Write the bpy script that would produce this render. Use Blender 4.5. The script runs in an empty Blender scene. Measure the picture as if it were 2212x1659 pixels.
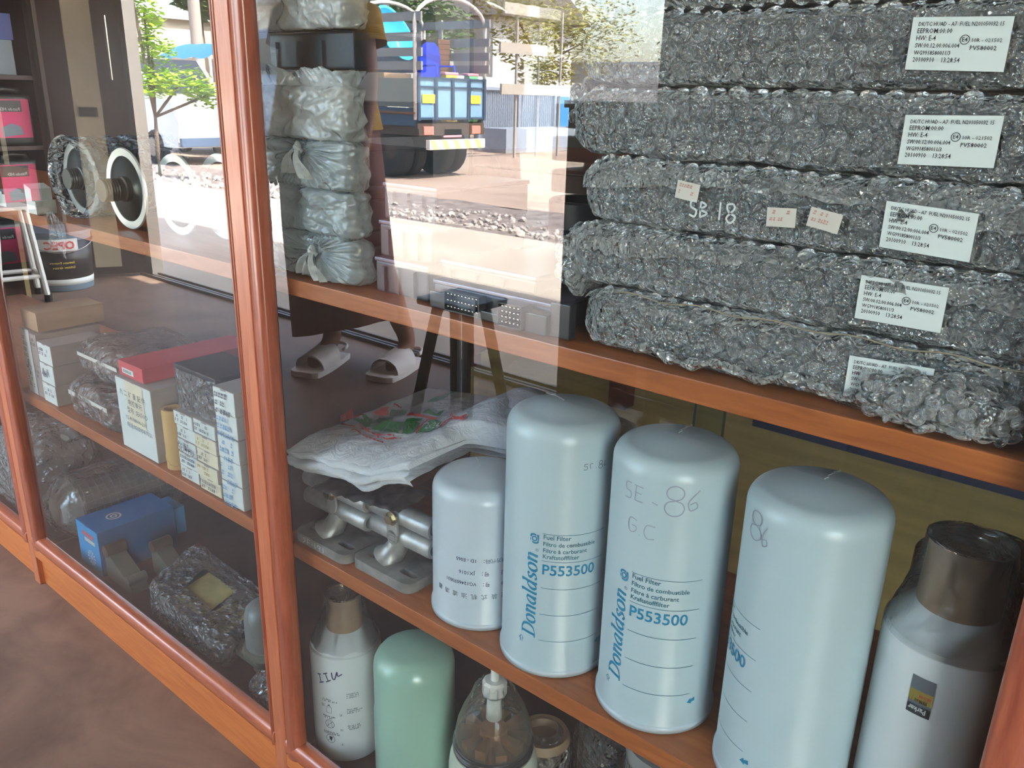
import bpy, bmesh, math, random
from mathutils import Vector, Matrix, noise, Euler
sc = bpy.context.scene
COL = sc.collection
random.seed(7)
PI = math.pi
def rad(d): return d * PI / 180.0

# ------------------------------------------------------------------ camera
cam_d = bpy.data.cameras.new('camera'); cam = bpy.data.objects.new('camera', cam_d); COL.objects.link(cam)
_r = ((0.76634329, 0.22763826, -0.60074852), (0.64195274, -0.23525584, 0.72976117), (0.02479197, -0.94489974, -0.32641974))
CAM = Vector((0.0, -0.5, 0.9135)); FOC = 1803.8
cam.matrix_world = Matrix([[_r[i][0], -_r[i][1], -_r[i][2], CAM[i]] for i in range(3)] + [[0, 0, 0, 1]])
cam_d.sensor_width = 36.0; cam_d.lens = FOC / 2212 * 36.0; cam_d.clip_start = 0.02; cam_d.clip_end = 300
sc.camera = cam
# ------------------------------------------------------------------ world, sun, exposure
SUN_DIR = Vector((0.58, -0.14, 0.80)).normalized()
w = bpy.data.worlds.new('sky'); sc.world = w; w.use_nodes = True
wn = w.node_tree.nodes; wl = w.node_tree.links
sky = wn.new('ShaderNodeTexSky'); sky.sky_type = 'NISHITA'; sky.sun_disc = False
sky.sun_elevation = math.asin(SUN_DIR.z); sky.sun_rotation = math.atan2(SUN_DIR.x, SUN_DIR.y)
sky.air_density = 1.2; sky.dust_density = 3.0; sky.ozone_density = 1.0
wl.new(sky.outputs[0], wn['Background'].inputs[0]); wn['Background'].inputs[1].default_value = 1.0
sd = bpy.data.lights.new('sun', 'SUN'); sd.energy = 17.0; sd.angle = rad(0.6); sd.color = (1.0, 0.95, 0.86)
so = bpy.data.objects.new('sun', sd); COL.objects.link(so); so.rotation_euler = SUN_DIR.to_track_quat('Z', 'Y').to_euler()
so.location = SUN_DIR * 30
sc.view_settings.view_transform = 'Standard'; sc.view_settings.look = 'None'
sc.view_settings.gamma = 1.0; sc.view_settings.use_curve_mapping = False
sc.view_settings.exposure = 1.9
cy = sc.cycles
cy.max_bounces = 9; cy.diffuse_bounces = 4; cy.glossy_bounces = 5; cy.transmission_bounces = 6; cy.transparent_max_bounces = 40
cy.caustics_reflective = False; cy.caustics_refractive = False; cy.sample_clamp_indirect = 6.0
cy.use_denoising = True

# ------------------------------------------------------------------ materials
def srgb(r, g, b):
    f = lambda v: (v / 255) / 12.92 if v <= 10 else ((v / 255 + 0.055) / 1.055) ** 2.4
    return (f(r), f(g), f(b), 1.0)
MATS = {}
def nodes_of(name):
    m = bpy.data.materials.new(name); m.use_nodes = True
    nt = m.node_tree; nt.nodes.clear(); out = nt.nodes.new('ShaderNodeOutputMaterial')
    MATS[name] = m
    return m, nt, out
def coords(nt, scale=(1, 1, 1), rot=(0, 0, 0)):
    tc = nt.nodes.new('ShaderNodeTexCoord'); mp = nt.nodes.new('ShaderNodeMapping')
    mp.inputs['Scale'].default_value = scale; mp.inputs['Rotation'].default_value = rot
    nt.links.new(tc.outputs['Object'], mp.inputs[0]); return mp.outputs[0]
def noise_n(nt, vec, scale, detail=4, rough=0.55, dist=0.0):
    n = nt.nodes.new('ShaderNodeTexNoise'); n.inputs['Scale'].default_value = scale; n.inputs['Detail'].default_value = detail
    n.inputs['Roughness'].default_value = rough; n.inputs['Distortion'].default_value = dist
    nt.links.new(vec, n.inputs['Vector']); return n.outputs[0]
def ramp(nt, fac, stops):
    r = nt.nodes.new('ShaderNodeValToRGB'); e = r.color_ramp.elements
    while len(e) < len(stops): e.new(0.5)
    for k, (p, c) in enumerate(stops): e[k].position = p; e[k].color = c if len(c) == 4 else (*c, 1)
    nt.links.new(fac, r.inputs[0]); return r.outputs[0]
def bumpn(nt, h, strength, dist=0.002):
    b = nt.nodes.new('ShaderNodeBump'); b.inputs['Strength'].default_value = strength; b.inputs['Distance'].default_value = dist
    nt.links.new(h, b.inputs['Height']); return b.outputs[0]
def mth(nt, op, a, b, clamp=False):
    n = nt.nodes.new('ShaderNodeMath'); n.operation = op; n.use_clamp = clamp
    for k, v in enumerate((a, b)):
        if isinstance(v, (int, float)): n.inputs[k].default_value = v
        else: nt.links.new(v, n.inputs[k])
    return n.outputs[0]
def pm(name, col, rough=0.5, metal=0.0, col2=None, nscale=8.0, stretch=(1, 1, 1), lo=0.35, hi=0.7, bump=0.0, bscale=None, bdist=0.002, spec=0.5, coat=0.0, dist=0.0, detail=4, trans=0.0):
    m, nt, out = nodes_of(name)
    p = nt.nodes.new('ShaderNodeBsdfPrincipled')
    p.inputs['Base Color'].default_value = col; p.inputs['Roughness'].default_value = rough; p.inputs['Metallic'].default_value = metal
    p.inputs['Specular IOR Level'].default_value = spec; p.inputs['Coat Weight'].default_value = coat; p.inputs['Coat Roughness'].default_value = 0.15
    v = coords(nt, stretch)
    n = noise_n(nt, v, nscale, detail, 0.6, dist)
    if col2 is not None: nt.links.new(ramp(nt, n, [(lo, col), (hi, col2)]), p.inputs['Base Color'])
    if bump: nt.links.new(bumpn(nt, noise_n(nt, v, bscale or nscale * 3, 3), bump, bdist), p.inputs['Normal'])
    nt.links.new(p.outputs[0], out.inputs[0]); return m
def film(name, opacity=0.35, col=(0.75, 0.8, 0.8, 1), gloss=0.6, rough=0.18, bscale=60.0, bstr=0.6, edge=0.4, var=0.5, nscale=25.0, bdist=0.004, stretch=(1, 1, 1), fb=0.25, voro=0.0):
    """clear or milky plastic film"""
    m, nt, out = nodes_of(name); L = nt.links
    v = coords(nt, stretch)
    nz = noise_n(nt, v, nscale, 5, 0.65, 0.6)
    hgt = noise_n(nt, v, bscale, 4, 0.6, 1.2)
    if voro:                                                    # crumple: creased facets at two sizes
        wv = nt.nodes.new('ShaderNodeVectorMath'); wv.operation = 'ADD'; L.new(v, wv.inputs[0])
        wn_ = nt.nodes.new('ShaderNodeTexNoise'); wn_.inputs['Scale'].default_value = voro * .5; L.new(v, wn_.inputs['Vector'])
        sc2 = nt.nodes.new('ShaderNodeVectorMath'); sc2.operation = 'SCALE'; sc2.inputs['Scale'].default_value = .9 / voro; L.new(wn_.outputs['Color'], sc2.inputs[0]); L.new(sc2.outputs[0], wv.inputs[1])
        hs = []
        for sc_ in (voro, voro * 2.7):
            vo = nt.nodes.new('ShaderNodeTexVoronoi'); vo.inputs['Scale'].default_value = sc_; L.new(wv.outputs[0], vo.inputs['Vector']); hs.append(vo.outputs['Distance'])
        hgt = mth(nt, 'ADD', mth(nt, 'ADD', hs[0], mth(nt, 'MULTIPLY', hs[1], .4)), mth(nt, 'MULTIPLY', hgt, .25))
    bn = bumpn(nt, hgt, bstr, bdist)
    lw = nt.nodes.new('ShaderNodeLayerWeight'); lw.inputs[0].default_value = 0.35
    tr = nt.nodes.new('ShaderNodeBsdfTransparent'); tr.inputs[0].default_value = (0.96, 0.97, 0.97, 1)
    df = nt.nodes.new('ShaderNodeBsdfDiffuse'); df.inputs[0].default_value = col
    tl = nt.nodes.new('ShaderNodeBsdfTranslucent'); tl.inputs[0].default_value = col
    gl = nt.nodes.new('ShaderNodeBsdfGlossy'); gl.inputs['Roughness'].default_value = rough
    for s in (df, gl): L.new(bn, s.inputs['Normal'])
    mx = nt.nodes.new('ShaderNodeMixShader'); mx.inputs[0].default_value = 0.4; L.new(df.outputs[0], mx.inputs[1]); L.new(tl.outputs[0], mx.inputs[2])
    f1 = mth(nt, 'MULTIPLY', mth(nt, 'SUBTRACT', nz, 0.5), var)
    f2 = mth(nt, 'ADD', f1, mth(nt, 'MULTIPLY', lw.outputs['Facing'], edge))
    f3 = mth(nt, 'ADD', f2, opacity, True)
    m1 = nt.nodes.new('ShaderNodeMixShader'); L.new(f3, m1.inputs[0]); L.new(tr.outputs[0], m1.inputs[1]); L.new(mx.outputs[0], m1.inputs[2])
    fr = nt.nodes.new('ShaderNodeLayerWeight'); fr.inputs[0].default_value = fb; L.new(bn, fr.inputs['Normal'])
    f4 = mth(nt, 'MULTIPLY', fr.outputs['Fresnel'], gloss, True)
    m2 = nt.nodes.new('ShaderNodeMixShader'); L.new(f4, m2.inputs[0]); L.new(m1.outputs[0], m2.inputs[1]); L.new(gl.outputs[0], m2.inputs[2])
    L.new(m2.outputs[0], out.inputs[0]); return m
def glass_mat(name, tint=(0.93, 0.955, 0.945, 1), k=1.85, dust=0.012):
    """one pane: both faces' reflection taken at the face the ray enters by"""
    m, nt, out = nodes_of(name); L = nt.links
    fr = nt.nodes.new('ShaderNodeFresnel'); fr.inputs[0].default_value = 1.5
    ge = nt.nodes.new('ShaderNodeNewGeometry')
    ff = mth(nt, 'SUBTRACT', 1.0, ge.outputs['Backfacing'])
    f = mth(nt, 'MULTIPLY', mth(nt, 'MULTIPLY', fr.outputs[0], k), ff, True)
    tr = nt.nodes.new('ShaderNodeBsdfTransparent'); tr.inputs[0].default_value = tint
    gl = nt.nodes.new('ShaderNodeBsdfGlossy'); gl.inputs['Roughness'].default_value = 0.0
    df = nt.nodes.new('ShaderNodeBsdfDiffuse'); df.inputs[0].default_value = (0.7, 0.7, 0.68, 1)
    v = coords(nt); d = mth(nt, 'MULTIPLY', mth(nt, 'MULTIPLY', noise_n(nt, v, 9, 5, 0.7), dust * 2), ff, True)
    m0 = nt.nodes.new('ShaderNodeMixShader'); L.new(d, m0.inputs[0]); L.new(tr.outputs[0], m0.inputs[1]); L.new(df.outputs[0], m0.inputs[2])
    m1 = nt.nodes.new('ShaderNodeMixShader'); L.new(f, m1.inputs[0]); L.new(m0.outputs[0], m1.inputs[1]); L.new(gl.outputs[0], m1.inputs[2])
    L.new(m1.outputs[0], out.inputs[0]); return m
def wood(name, c1, c2, stretch, rough=0.33, coat=0.25):
    return pm(name, c1, rough, 0, c2, 9, stretch, 0.3, 0.72, 0.06, 60, 0.0006, 0.5, coat, 0.8, 6)
W1, W2 = srgb(196, 118, 62), srgb(166, 90, 44)
wood('wood_x', W1, W2, (1.2, 14, 14)); wood('wood_z', srgb(184, 112, 76), srgb(152, 86, 58), (14, 14, 1.2))
wood('wood_bead', srgb(158, 90, 64), srgb(124, 64, 48), (14, 14, 1.5), 0.28, 0.4)
wood('wood_beadx', srgb(174, 100, 68), srgb(140, 74, 52), (1.5, 14, 14), 0.28, 0.4)
wood('wood_shelf', srgb(178, 102, 50), srgb(142, 74, 34), (1.3, 12, 12), 0.4, 0.15)
wood('wood_dark', srgb(54, 34, 27), srgb(38, 25, 21), (6, 6, 1.2), 0.45, 0.1)
wood('wood_back', srgb(122, 50, 34), srgb(92, 36, 26), (6, 6, 1.2), 0.45, 0.1)
glass_mat('pane'); glass_mat('pane_back', (0.86, 0.93, 0.89, 1), 1.85, 0.01)
pm('glass_edge', srgb(96, 120, 104), 0.15)
pm('floor_in', srgb(136, 112, 96), 0.58, 0, srgb(104, 86, 76), 5.0, (1, 1, 1), 0.36, 0.66, 0.12, 40, 0.001, 0.3, 0.0, 0.7, 9)
pm('floor_beige', srgb(190, 166, 112), 0.5, 0, srgb(164, 142, 96), 5, (0.6, 3, 1), 0.35, 0.7, 0.05, 50)
pm('navy', srgb(28, 32, 66), 0.5); pm('wall_cream', srgb(168, 158, 134), 0.8, 0, srgb(150, 140, 118), 3)
pm('ceil', srgb(206, 200, 188), 0.9); pm('wall_dim', srgb(150, 138, 124), 0.8, 0, srgb(136, 124, 110), 2)
pm('door_brown', srgb(42, 29, 24), 0.35, 0, srgb(33, 23, 20), 3, (6, 6, 1)); pm('alu', srgb(150, 146, 142), 0.35, 0.8); pm('alu_dark', srgb(80, 70, 66), 0.4, 0.6)
pm('chrome', srgb(215, 215, 215), 0.12, 1.0)
pm('apron', srgb(196, 186, 172), 0.85, 0, srgb(172, 160, 146), 1.3, (1, 1, 1), 0.35, 0.7, 0.2, 60, 0.003, 0.3)
pm('road', srgb(178, 158, 142), 0.95, 0, srgb(150, 130, 116), 0.5, (1, 2, 1), 0.3, 0.7, 0.5, 9, 0.03, 0.2, 0, 0.6, 8)
pm('gravel', srgb(150, 138, 130), 0.95, 0, srgb(108, 98, 94), 6, (1, 1, 1), 0.3, 0.7, 0.8, 25, 0.02, 0.2)
pm('stone', srgb(146, 136, 128), 0.9, 0, srgb(116, 106, 100), 4); pm('stone2', srgb(196, 188, 180), 0.9, 0, srgb(150, 140, 132), 4)
pm('dark_line', srgb(70, 64, 58), 0.9)
def flat(name, r, g, b, rough=0.5, metal=0.0, **k): return pm(name, srgb(r, g, b), rough, metal, **k)

# ------------------------------------------------------------------ mesh builder
class MB:
    def __init__(s): s.v = []; s.f = []; s.mi = []; s.cur = 0
    def add(s, vs, fs):
        o = len(s.v); s.v += [tuple(v) for v in vs]; s.f += [tuple(i + o for i in f) for f in fs]; s.mi += [s.cur] * len(fs); return s
    def box(s, x0, x1, y0, y1, z0, z1, M=None, bev=0.0):
        if bev > 0:
            vs, fs = rbox(x1 - x0, y1 - y0, z1 - z0, bev); c = Vector(((x0 + x1) / 2, (y0 + y1) / 2, (z0 + z1) / 2)); vs = [Vector(v) + c for v in vs]
        else:
            vs = [Vector((x, y, z)) for z in (z0, z1) for y in (y0, y1) for x in (x0, x1)]
            fs = [(0, 2, 3, 1), (4, 5, 7, 6), (0, 1, 5, 4), (2, 6, 7, 3), (0, 4, 6, 2), (1, 3, 7, 5)]
        if M is not None: vs = [M @ v for v in vs]
        return s.add(vs, fs)
    def lathe(s, prof, c=(0, 0, 0), axis='Z', n=32, M=None, a0=0.0, a1=2 * PI):
        full = abs(a1 - a0 - 2 * PI) < 1e-6; m = n if full else n + 1; vs = []; fs = []
        for (r, z) in prof:
            for k in range(m):
                a = a0 + (a1 - a0) * k / n; p = (r * math.cos(a), r * math.sin(a), z)
                vs.append(Vector(p if axis == 'Z' else ((z, p[0], p[1]) if axis == 'X' else (p[1], z, p[0]))))
        for i in range(len(prof) - 1):
            for k in range(n):
                a, b = i * m + k, i * m + (k + 1) % m if full else i * m + k + 1
                fs.append((a, b, b + m, a + m))
        if full:
            if prof[0][0] > 1e-6: fs.append(tuple(reversed(range(m))))
            if prof[-1][0] > 1e-6: fs.append(tuple(range((len(prof) - 1) * m, len(prof) * m)))
        C_ = Vector(c)
        vs = [(M @ v if M is not None else v) + C_ for v in vs]
        return s.add(vs, fs)
    def cyl(s, p0, p1, r, n=16, r1=None, cap=True):
        p0 = Vector(p0); p1 = Vector(p1); d = p1 - p0; q = d.to_track_quat('Z', 'Y').to_matrix(); r1 = r if r1 is None else r1
        vs = [p0 + q @ Vector((r * math.cos(2 * PI * k / n), r * math.sin(2 * PI * k / n), 0)) for k in range(n)] + [p1 + q @ Vector((r1 * math.cos(2 * PI * k / n), r1 * math.sin(2 * PI * k / n), 0)) for k in range(n)]
        fs = [(k, (k + 1) % n, n + (k + 1) % n, n + k) for k in range(n)]
        if cap: fs += [tuple(reversed(range(n))), tuple(range(n, 2 * n))]
        return s.add(vs, fs)
    def tube(s, pts, r, n=8, closed=False):
        pts = [Vector(p) for p in pts]; N = len(pts); vs = []; fs = []
        for i, p in enumerate(pts):
            a = pts[(i - 1) % N] if closed or i else p; b = pts[(i + 1) % N] if closed or i < N - 1 else p
            q = (b - a).to_track_quat('Z', 'Y').to_matrix(); rr = r[i] if isinstance(r, (list, tuple)) else r
            vs += [p + q @ Vector((rr * math.cos(2 * PI * k / n), rr * math.sin(2 * PI * k / n), 0)) for k in range(n)]
        for i in range(N if closed else N - 1):
            j = (i + 1) % N
            fs += [(i * n + k, i * n + (k + 1) % n, j * n + (k + 1) % n, j * n + k) for k in range(n)]
        if not closed: fs += [tuple(reversed(range(n))), tuple(range((N - 1) * n, N * n))]
        return s.add(vs, fs)
    def prism(s, poly, z0, z1, M=None):
        n = len(poly); vs = [Vector((x, y, z0)) for x, y in poly] + [Vector((x, y, z1)) for x, y in poly]
        fs = [tuple(reversed(range(n))), tuple(range(n, 2 * n))] + [(k, (k + 1) % n, n + (k + 1) % n, n + k) for k in range(n)]
        if M is not None: vs = [M @ v for v in vs]
        return s.add(vs, fs)
    def grid(s, fn, nu, nv, cu=False, cv=False):
        vs = [Vector(fn(i / (nu if cu else nu - 1), j / (nv if cv else nv - 1))) for i in range(nu) for j in range(nv)]
        fs = []
        for i in range(nu if cu else nu - 1):
            for j in range(nv if cv else nv - 1):
                a, b = i, (i + 1) % nu; c, d = j, (j + 1) % nv
                fs.append((a * nv + c, b * nv + c, b * nv + d, a * nv + d))
        return s.add(vs, fs)
    def ball(s, c, r, n=12, sc_=(1, 1, 1), M=None):
        pr = [(math.sin(PI * k / n) if 0 < k < n else 0.0, -math.cos(PI * k / n)) for k in range(n + 1)]
        vs = []; fs = []; m = n * 2; c = Vector(c)
        for (a, z) in pr:
            for k in range(m):
                v = Vector((r * sc_[0] * a * math.cos(2 * PI * k / m), r * sc_[1] * a * math.sin(2 * PI * k / m), r * sc_[2] * z)); vs.append((M @ v if M is not None else v) + c)
        for i in range(n):
            for k in range(m): fs.append((i * m + k, i * m + (k + 1) % m, (i + 1) * m + (k + 1) % m, (i + 1) * m + k))
        return s.add(vs, fs)
    def build(s, name, mat, parent=None, smooth=False, world=True, auto=None, sub=0):
        me = bpy.data.meshes.new(name)
        off = root_loc(parent) if (parent is not None and world) else Vector((0, 0, 0))
        me.from_pydata([(v[0] - off[0], v[1] - off[1], v[2] - off[2]) for v in s.v], [], s.f)
        bm = bmesh.new(); bm.from_mesh(me); bmesh.ops.remove_doubles(bm, verts=bm.verts, dist=1e-6)
        bmesh.ops.recalc_face_normals(bm, faces=bm.faces)
        if sub: bmesh.ops.subdivide_edges(bm, edges=bm.edges, cuts=sub, use_grid_fill=True)
        bm.to_mesh(me); bm.free()
        ms = mat if isinstance(mat, (list, tuple)) else [mat]
        for m in ms: me.materials.append(MATS[m])
        if len(ms) > 1 and len(me.polygons) == len(s.mi):
            me.polygons.foreach_set('material_index', s.mi)
        if smooth or auto is not None:
            me.polygons.foreach_set('use_smooth', [True] * len(me.polygons))
            if auto is not None: me.set_sharp_from_angle(angle=rad(auto))
        o = bpy.data.objects.new(name, me); COL.objects.link(o)
        if parent is not None: o.parent = parent
        return o
def root_loc(p):
    v = Vector((0, 0, 0))
    while p is not None: v = v + p.location; p = p.parent
    return v
def rbox(w_, d, h, b):
    bm = bmesh.new(); bmesh.ops.create_cube(bm, size=1)
    for v in bm.verts: v.co = Vector((v.co.x * w_, v.co.y * d, v.co.z * h))
    bmesh.ops.bevel(bm, geom=list(bm.edges), offset=min(b, 0.45 * min(w_, d, h)), segments=2, affect='EDGES', profile=0.6)
    vs = [tuple(v.co) for v in bm.verts]; bm.verts.index_update(); fs = [tuple(v.index for v in f.verts) for f in bm.faces]; bm.free(); return vs, fs
def thing(name, label, cat, loc=(0, 0, 0), group=None, rotz=0.0):
    o = bpy.data.objects.new(name, None); o.empty_display_size = 0.02; COL.objects.link(o); o.location = loc; o.rotation_euler = (0, 0, rotz)
    o['label'] = label; o['category'] = cat
    if group: o['group'] = group
    return o
def tag(o, label, cat, group=None):
    o['label'] = label; o['category'] = cat
    if group: o['group'] = group
    return o
def struct(o): o['kind'] = 'structure'; return o
def stuff(o): o['kind'] = 'stuff'; return o
def dup(root, loc, label=None, group=None, rotz=None):
    r = root.copy(); COL.objects.link(r); r.location = loc
    if rotz is not None: r.rotation_euler = (0, 0, rotz)
    if label: r['label'] = label
    if group: r['group'] = group
    for ch in list(root.children):
        c = ch.copy(); COL.objects.link(c); c.parent = r
        for g in list(ch.children):
            d = g.copy(); COL.objects.link(d); d.parent = c
    return r
# ------------------------------------------------------------------ flat print: text and pen strokes as 2-D polygons
def text2d(body, size=1.0, shear=0.0, bold=0.0, align='LEFT', res=3, space=1.0):
    cu = bpy.data.curves.new('lettering', 'FONT'); cu.body = body; cu.size = size; cu.shear = shear; cu.offset = bold; cu.align_x = align; cu.resolution_u = res; cu.space_character = space
    o = bpy.data.objects.new('lettering', cu); me = bpy.data.meshes.new_from_object(o)
    r = ([(v.co.x, v.co.y) for v in me.vertices], [tuple(p.vertices) for p in me.polygons])
    bpy.data.objects.remove(o); bpy.data.meshes.remove(me); bpy.data.curves.remove(cu); return r
def smooth_path(pts, n=6):
    if len(pts) < 3: return [(pts[0][0] + (pts[-1][0] - pts[0][0]) * t / n, pts[0][1] + (pts[-1][1] - pts[0][1]) * t / n) for t in range(n + 1)]
    P = [pts[0]] + list(pts) + [pts[-1]]; out = []
    for i in range(1, len(P) - 2):
        p0, p1, p2, p3 = P[i - 1], P[i], P[i + 1], P[i + 2]
        for k in range(n):
            t = k / n
            out.append(tuple(0.5 * (2 * p1[j] + (p2[j] - p0[j]) * t + (2 * p0[j] - 5 * p1[j] + 4 * p2[j] - p3[j]) * t * t + (3 * p1[j] - p0[j] - 3 * p2[j] + p3[j]) * t ** 3) for j in (0, 1)))
    return out + [tuple(pts[-1])]
def strokes2d(paths, width, nib=None, n=6):
    vs = []; fs = []
    for path in paths:
        q = smooth_path(path, n)
        for i in range(len(q)):
            if nib is None:
                a = q[max(i - 1, 0)]; b = q[min(i + 1, len(q) - 1)]; d = math.hypot(b[0] - a[0], b[1] - a[1]) or 1; nx, ny = -(b[1] - a[1]) / d, (b[0] - a[0]) / d
                hw = width / 2; vs += [(q[i][0] + nx * hw, q[i][1] + ny * hw), (q[i][0] - nx * hw, q[i][1] - ny * hw)]
            else:
                cx, sx = math.cos(nib), math.sin(nib); hw = width / 2; th = width * 0.16
                a = q[max(i - 1, 0)]; b = q[min(i + 1, len(q) - 1)]; d = math.hypot(b[0] - a[0], b[1] - a[1]) or 1; nx, ny = -(b[1] - a[1]) / d, (b[0] - a[0]) / d
                pr = abs(nx * cx + ny * sx) * hw + th
                vs += [(q[i][0] + nx * pr, q[i][1] + ny * pr), (q[i][0] - nx * pr, q[i][1] - ny * pr)]
            if i: o = len(vs); fs.append((o - 4, o - 3, o - 1, o - 2))
    return vs, fs
def merge2d(*parts):
    vs = []; fs = []
    for (v, f, *t) in parts:
        dx, dy, s_, r_ = (list(t[0]) + [0, 0, 1, 0][len(t[0]):]) if t else (0, 0, 1, 0); o = len(vs); c_, n_ = math.cos(r_), math.sin(r_)
        vs += [(dx + s_ * (x * c_ - y * n_), dy + s_ * (x * n_ + y * c_)) for x, y in v]; fs += [tuple(i + o for i in q) for q in f]
    return vs, fs
def rect2d(x0, y0, x1, y1, n=1):
    vs = []; fs = []
    for k in range(n + 1): x = x0 + (x1 - x0) * k / n; vs += [(x, y0), (x, y1)]
    for k in range(n): fs.append((2 * k, 2 * k + 2, 2 * k + 3, 2 * k + 1))
    return vs, fs
def poly2d(pts): return list(pts), [tuple(range(len(pts)))]
def ring2d(cx, cy, r, w_, n=20, ry=None):
    ry = ry or r; vs = []; fs = []
    for k in range(n):
        a = 2 * PI * k / n; vs += [(cx + (r - w_ / 2) * math.cos(a), cy + (ry - w_ / 2) * math.sin(a)), (cx + (r + w_ / 2) * math.cos(a), cy + (ry + w_ / 2) * math.sin(a))]
    for k in range(n): j = (k + 1) % n; fs.append((2 * k, 2 * k + 1, 2 * j + 1, 2 * j))
    return vs, fs
def onplane(shape, o, u, v, off=0.0004):
    o, u, v = Vector(o), Vector(u).normalized(), Vector(v).normalized(); nrm = u.cross(v); mb = MB()
    mb.add([o + u * x + v * y + nrm * off for x, y in shape[0]], shape[1]); return mb
def oncyl(shape, cx, cy, r, th_deg, z, off=0.0004, upside=False):
    mb = MB(); R = r + off; s_ = -1 if upside else 1
    mb.add([(cx + R * math.cos(rad(th_deg) + s_ * x / r), cy + R * math.sin(rad(th_deg) + s_ * x / r), z + s_ * y) for x, y in shape[0]], shape[1]); return mb
def fbm(x, y, z, o=3): return noise.fractal(Vector((x, y, z)), 0.9, 2.0, o)
for nm, c in dict(ink_black=(38, 40, 48), ink_blue=(40, 50, 96), ink_cyan=(10, 128, 166), ink_teal=(44, 108, 124), ink_red=(214, 74, 70), ink_pale=(150, 158, 172), chalk=(206, 212, 212), ink_green=(44, 132, 62), ink_grey=(96, 104, 112), paper=(214, 220, 216), yellow=(232, 206, 80)).items(): flat(nm, *c, 0.6)
# ================================================================== THE SETTING
GY = 0.0095                     # front face of the panes
def sbox(name, mat, *b, bev=0.0): return struct(MB().box(*b, bev=bev).build(name, mat))
sbox('floor', 'floor_in', -5.3, 2.6, -1.6, 0.55, -0.12, 0.0)
sbox('floor_1', 'floor_beige', -5.3, 2.6, 0.55, 3.2, -0.12, 0.0)
sbox('wall_back', 'wood_dark', -5.3, 2.6, 3.2, 3.3, 0, 2.9)
sbox('wall_left', 'wall_cream', -5.4, -5.3, -1.6, 3.3, 0, 2.9)
sbox('wall_right', 'wall_dim', 2.6, 2.7, -1.6, 3.3, 0, 2.9)
sbox('ceiling', 'ceil', -5.4, 2.7, -1.6, 3.3, 2.9, 3.0)
fw = MB(); fw.box(-1.175, 1.00, -1.62, -1.52, 0, 2.9); fw.box(2.2, 2.7, -1.62, -1.52, 0, 2.9); fw.box(1.00, 2.2, -1.62, -1.52, 2.3, 2.9); fw.box(-5.4, -4.32, -1.62, -1.52, 0, 2.9); fw.box(-4.32, -1.175, -1.62, -1.52, 2.75, 2.9)
struct(fw.build('wall_front', 'wall_dim'))
sbox('wall_front_low', 'door_brown', -1.49, 1.00, -1.60, -1.515, 0, 0.885); sbox('trim_5', 'alu', -1.50, 1.00, -1.605, -1.505, 0.885, 0.905)
tr = MB()
for k, y in enumerate((-1.575, -1.545, -1.515)): tr.box(-4.15, -1.2, y - 0.006, y + 0.006, 0.0, 0.014 if k != 1 else 0.010)
struct(tr.build('trim_1', 'alu_dark'))                                        # sliding track in the floor
sbox('trim_2', 'alu', -1.2, -1.168, -1.63, -1.51, 0, 2.75)                    # right jamb
sbox('trim_3', 'alu', -4.16, -4.08, -1.6, -1.54, 0.0, 2.75)                   # left jamb
# porch roof: sheets with narrow gaps between them
pr = MB()
pr.box(-8.0, 4.0, -3.13, -2.06, 2.60, 2.63); pr.box(-8.0, -2.25, -2.02, -1.58, 2.60, 2.63); pr.box(-2.0, 4.0, -2.02, -1.58, 2.60, 2.63); pr.box(-2.25, -2.0, -1.9, -1.58, 2.6, 2.63)
struct(pr.build('roof', 'ceil'))
# ground outside
g = MB(); g.box(-30, 12, -2.69, -1.6, -0.2, -0.02); g.box(-30, 12, -3.37, -2.71, -0.2, -0.025); g.box(-30, 12, -4.05, -3.39, -0.2, -0.03)
g.cur = 1; g.box(-30, 12, -4.05, -1.6, -0.2, -0.06)
struct(g.build('pavement', ['apron', 'dark_line']))
def roadz(x, y):
    t = min(1, max(0, (-4.0 - y) / 1.6)); return -0.05 - 0.25 * t * t * (3 - 2 * t) + 0.015 * fbm(x * 0.8, y * 0.8, 3)
g = MB(); g.grid(lambda u, v: (-60 + 75 * u, -4.05 - 2.9 * v, roadz(-60 + 75 * u, -4.05 - 2.9 * v) + 0.02 * fbm(u * 300, v * 20, 1)), 300, 24)
struct(g.build('ground', 'gravel', smooth=True))
g = MB(); g.grid(lambda u, v: (-70 + 90 * u, -6.9 - 40 * v, -0.3 + 0.02 * fbm(u * 60, v * 50, 5)), 90, 60)
struct(g.build('road', 'road', smooth=True))
# loose stones of the gravel strip
st = MB(); rs = random.Random(3)
for k in range(1500):
    x = rs.uniform(-13, -2.2); y = rs.uniform(-6.3, -4.15); s_ = rs.uniform(0.012, 0.045)
    if abs(x + 10.5) < .3 and abs(y + 5.03) < .3: continue
    st.ball((x, y, roadz(x, y) + s_ * 0.3), s_, 3, (1, rs.uniform(.6, 1), rs.uniform(.4, .8)), Euler((rs.random(), rs.random(), rs.random() * 6)).to_matrix())
stuff(st.build('gravel_stones', 'stone2'))
bpy.data.objects['gravel_stones']['label'] = 'loose pale stones of the gravel strip along the pavement'
bpy.data.objects['gravel_stones']['category'] = 'gravel'

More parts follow.
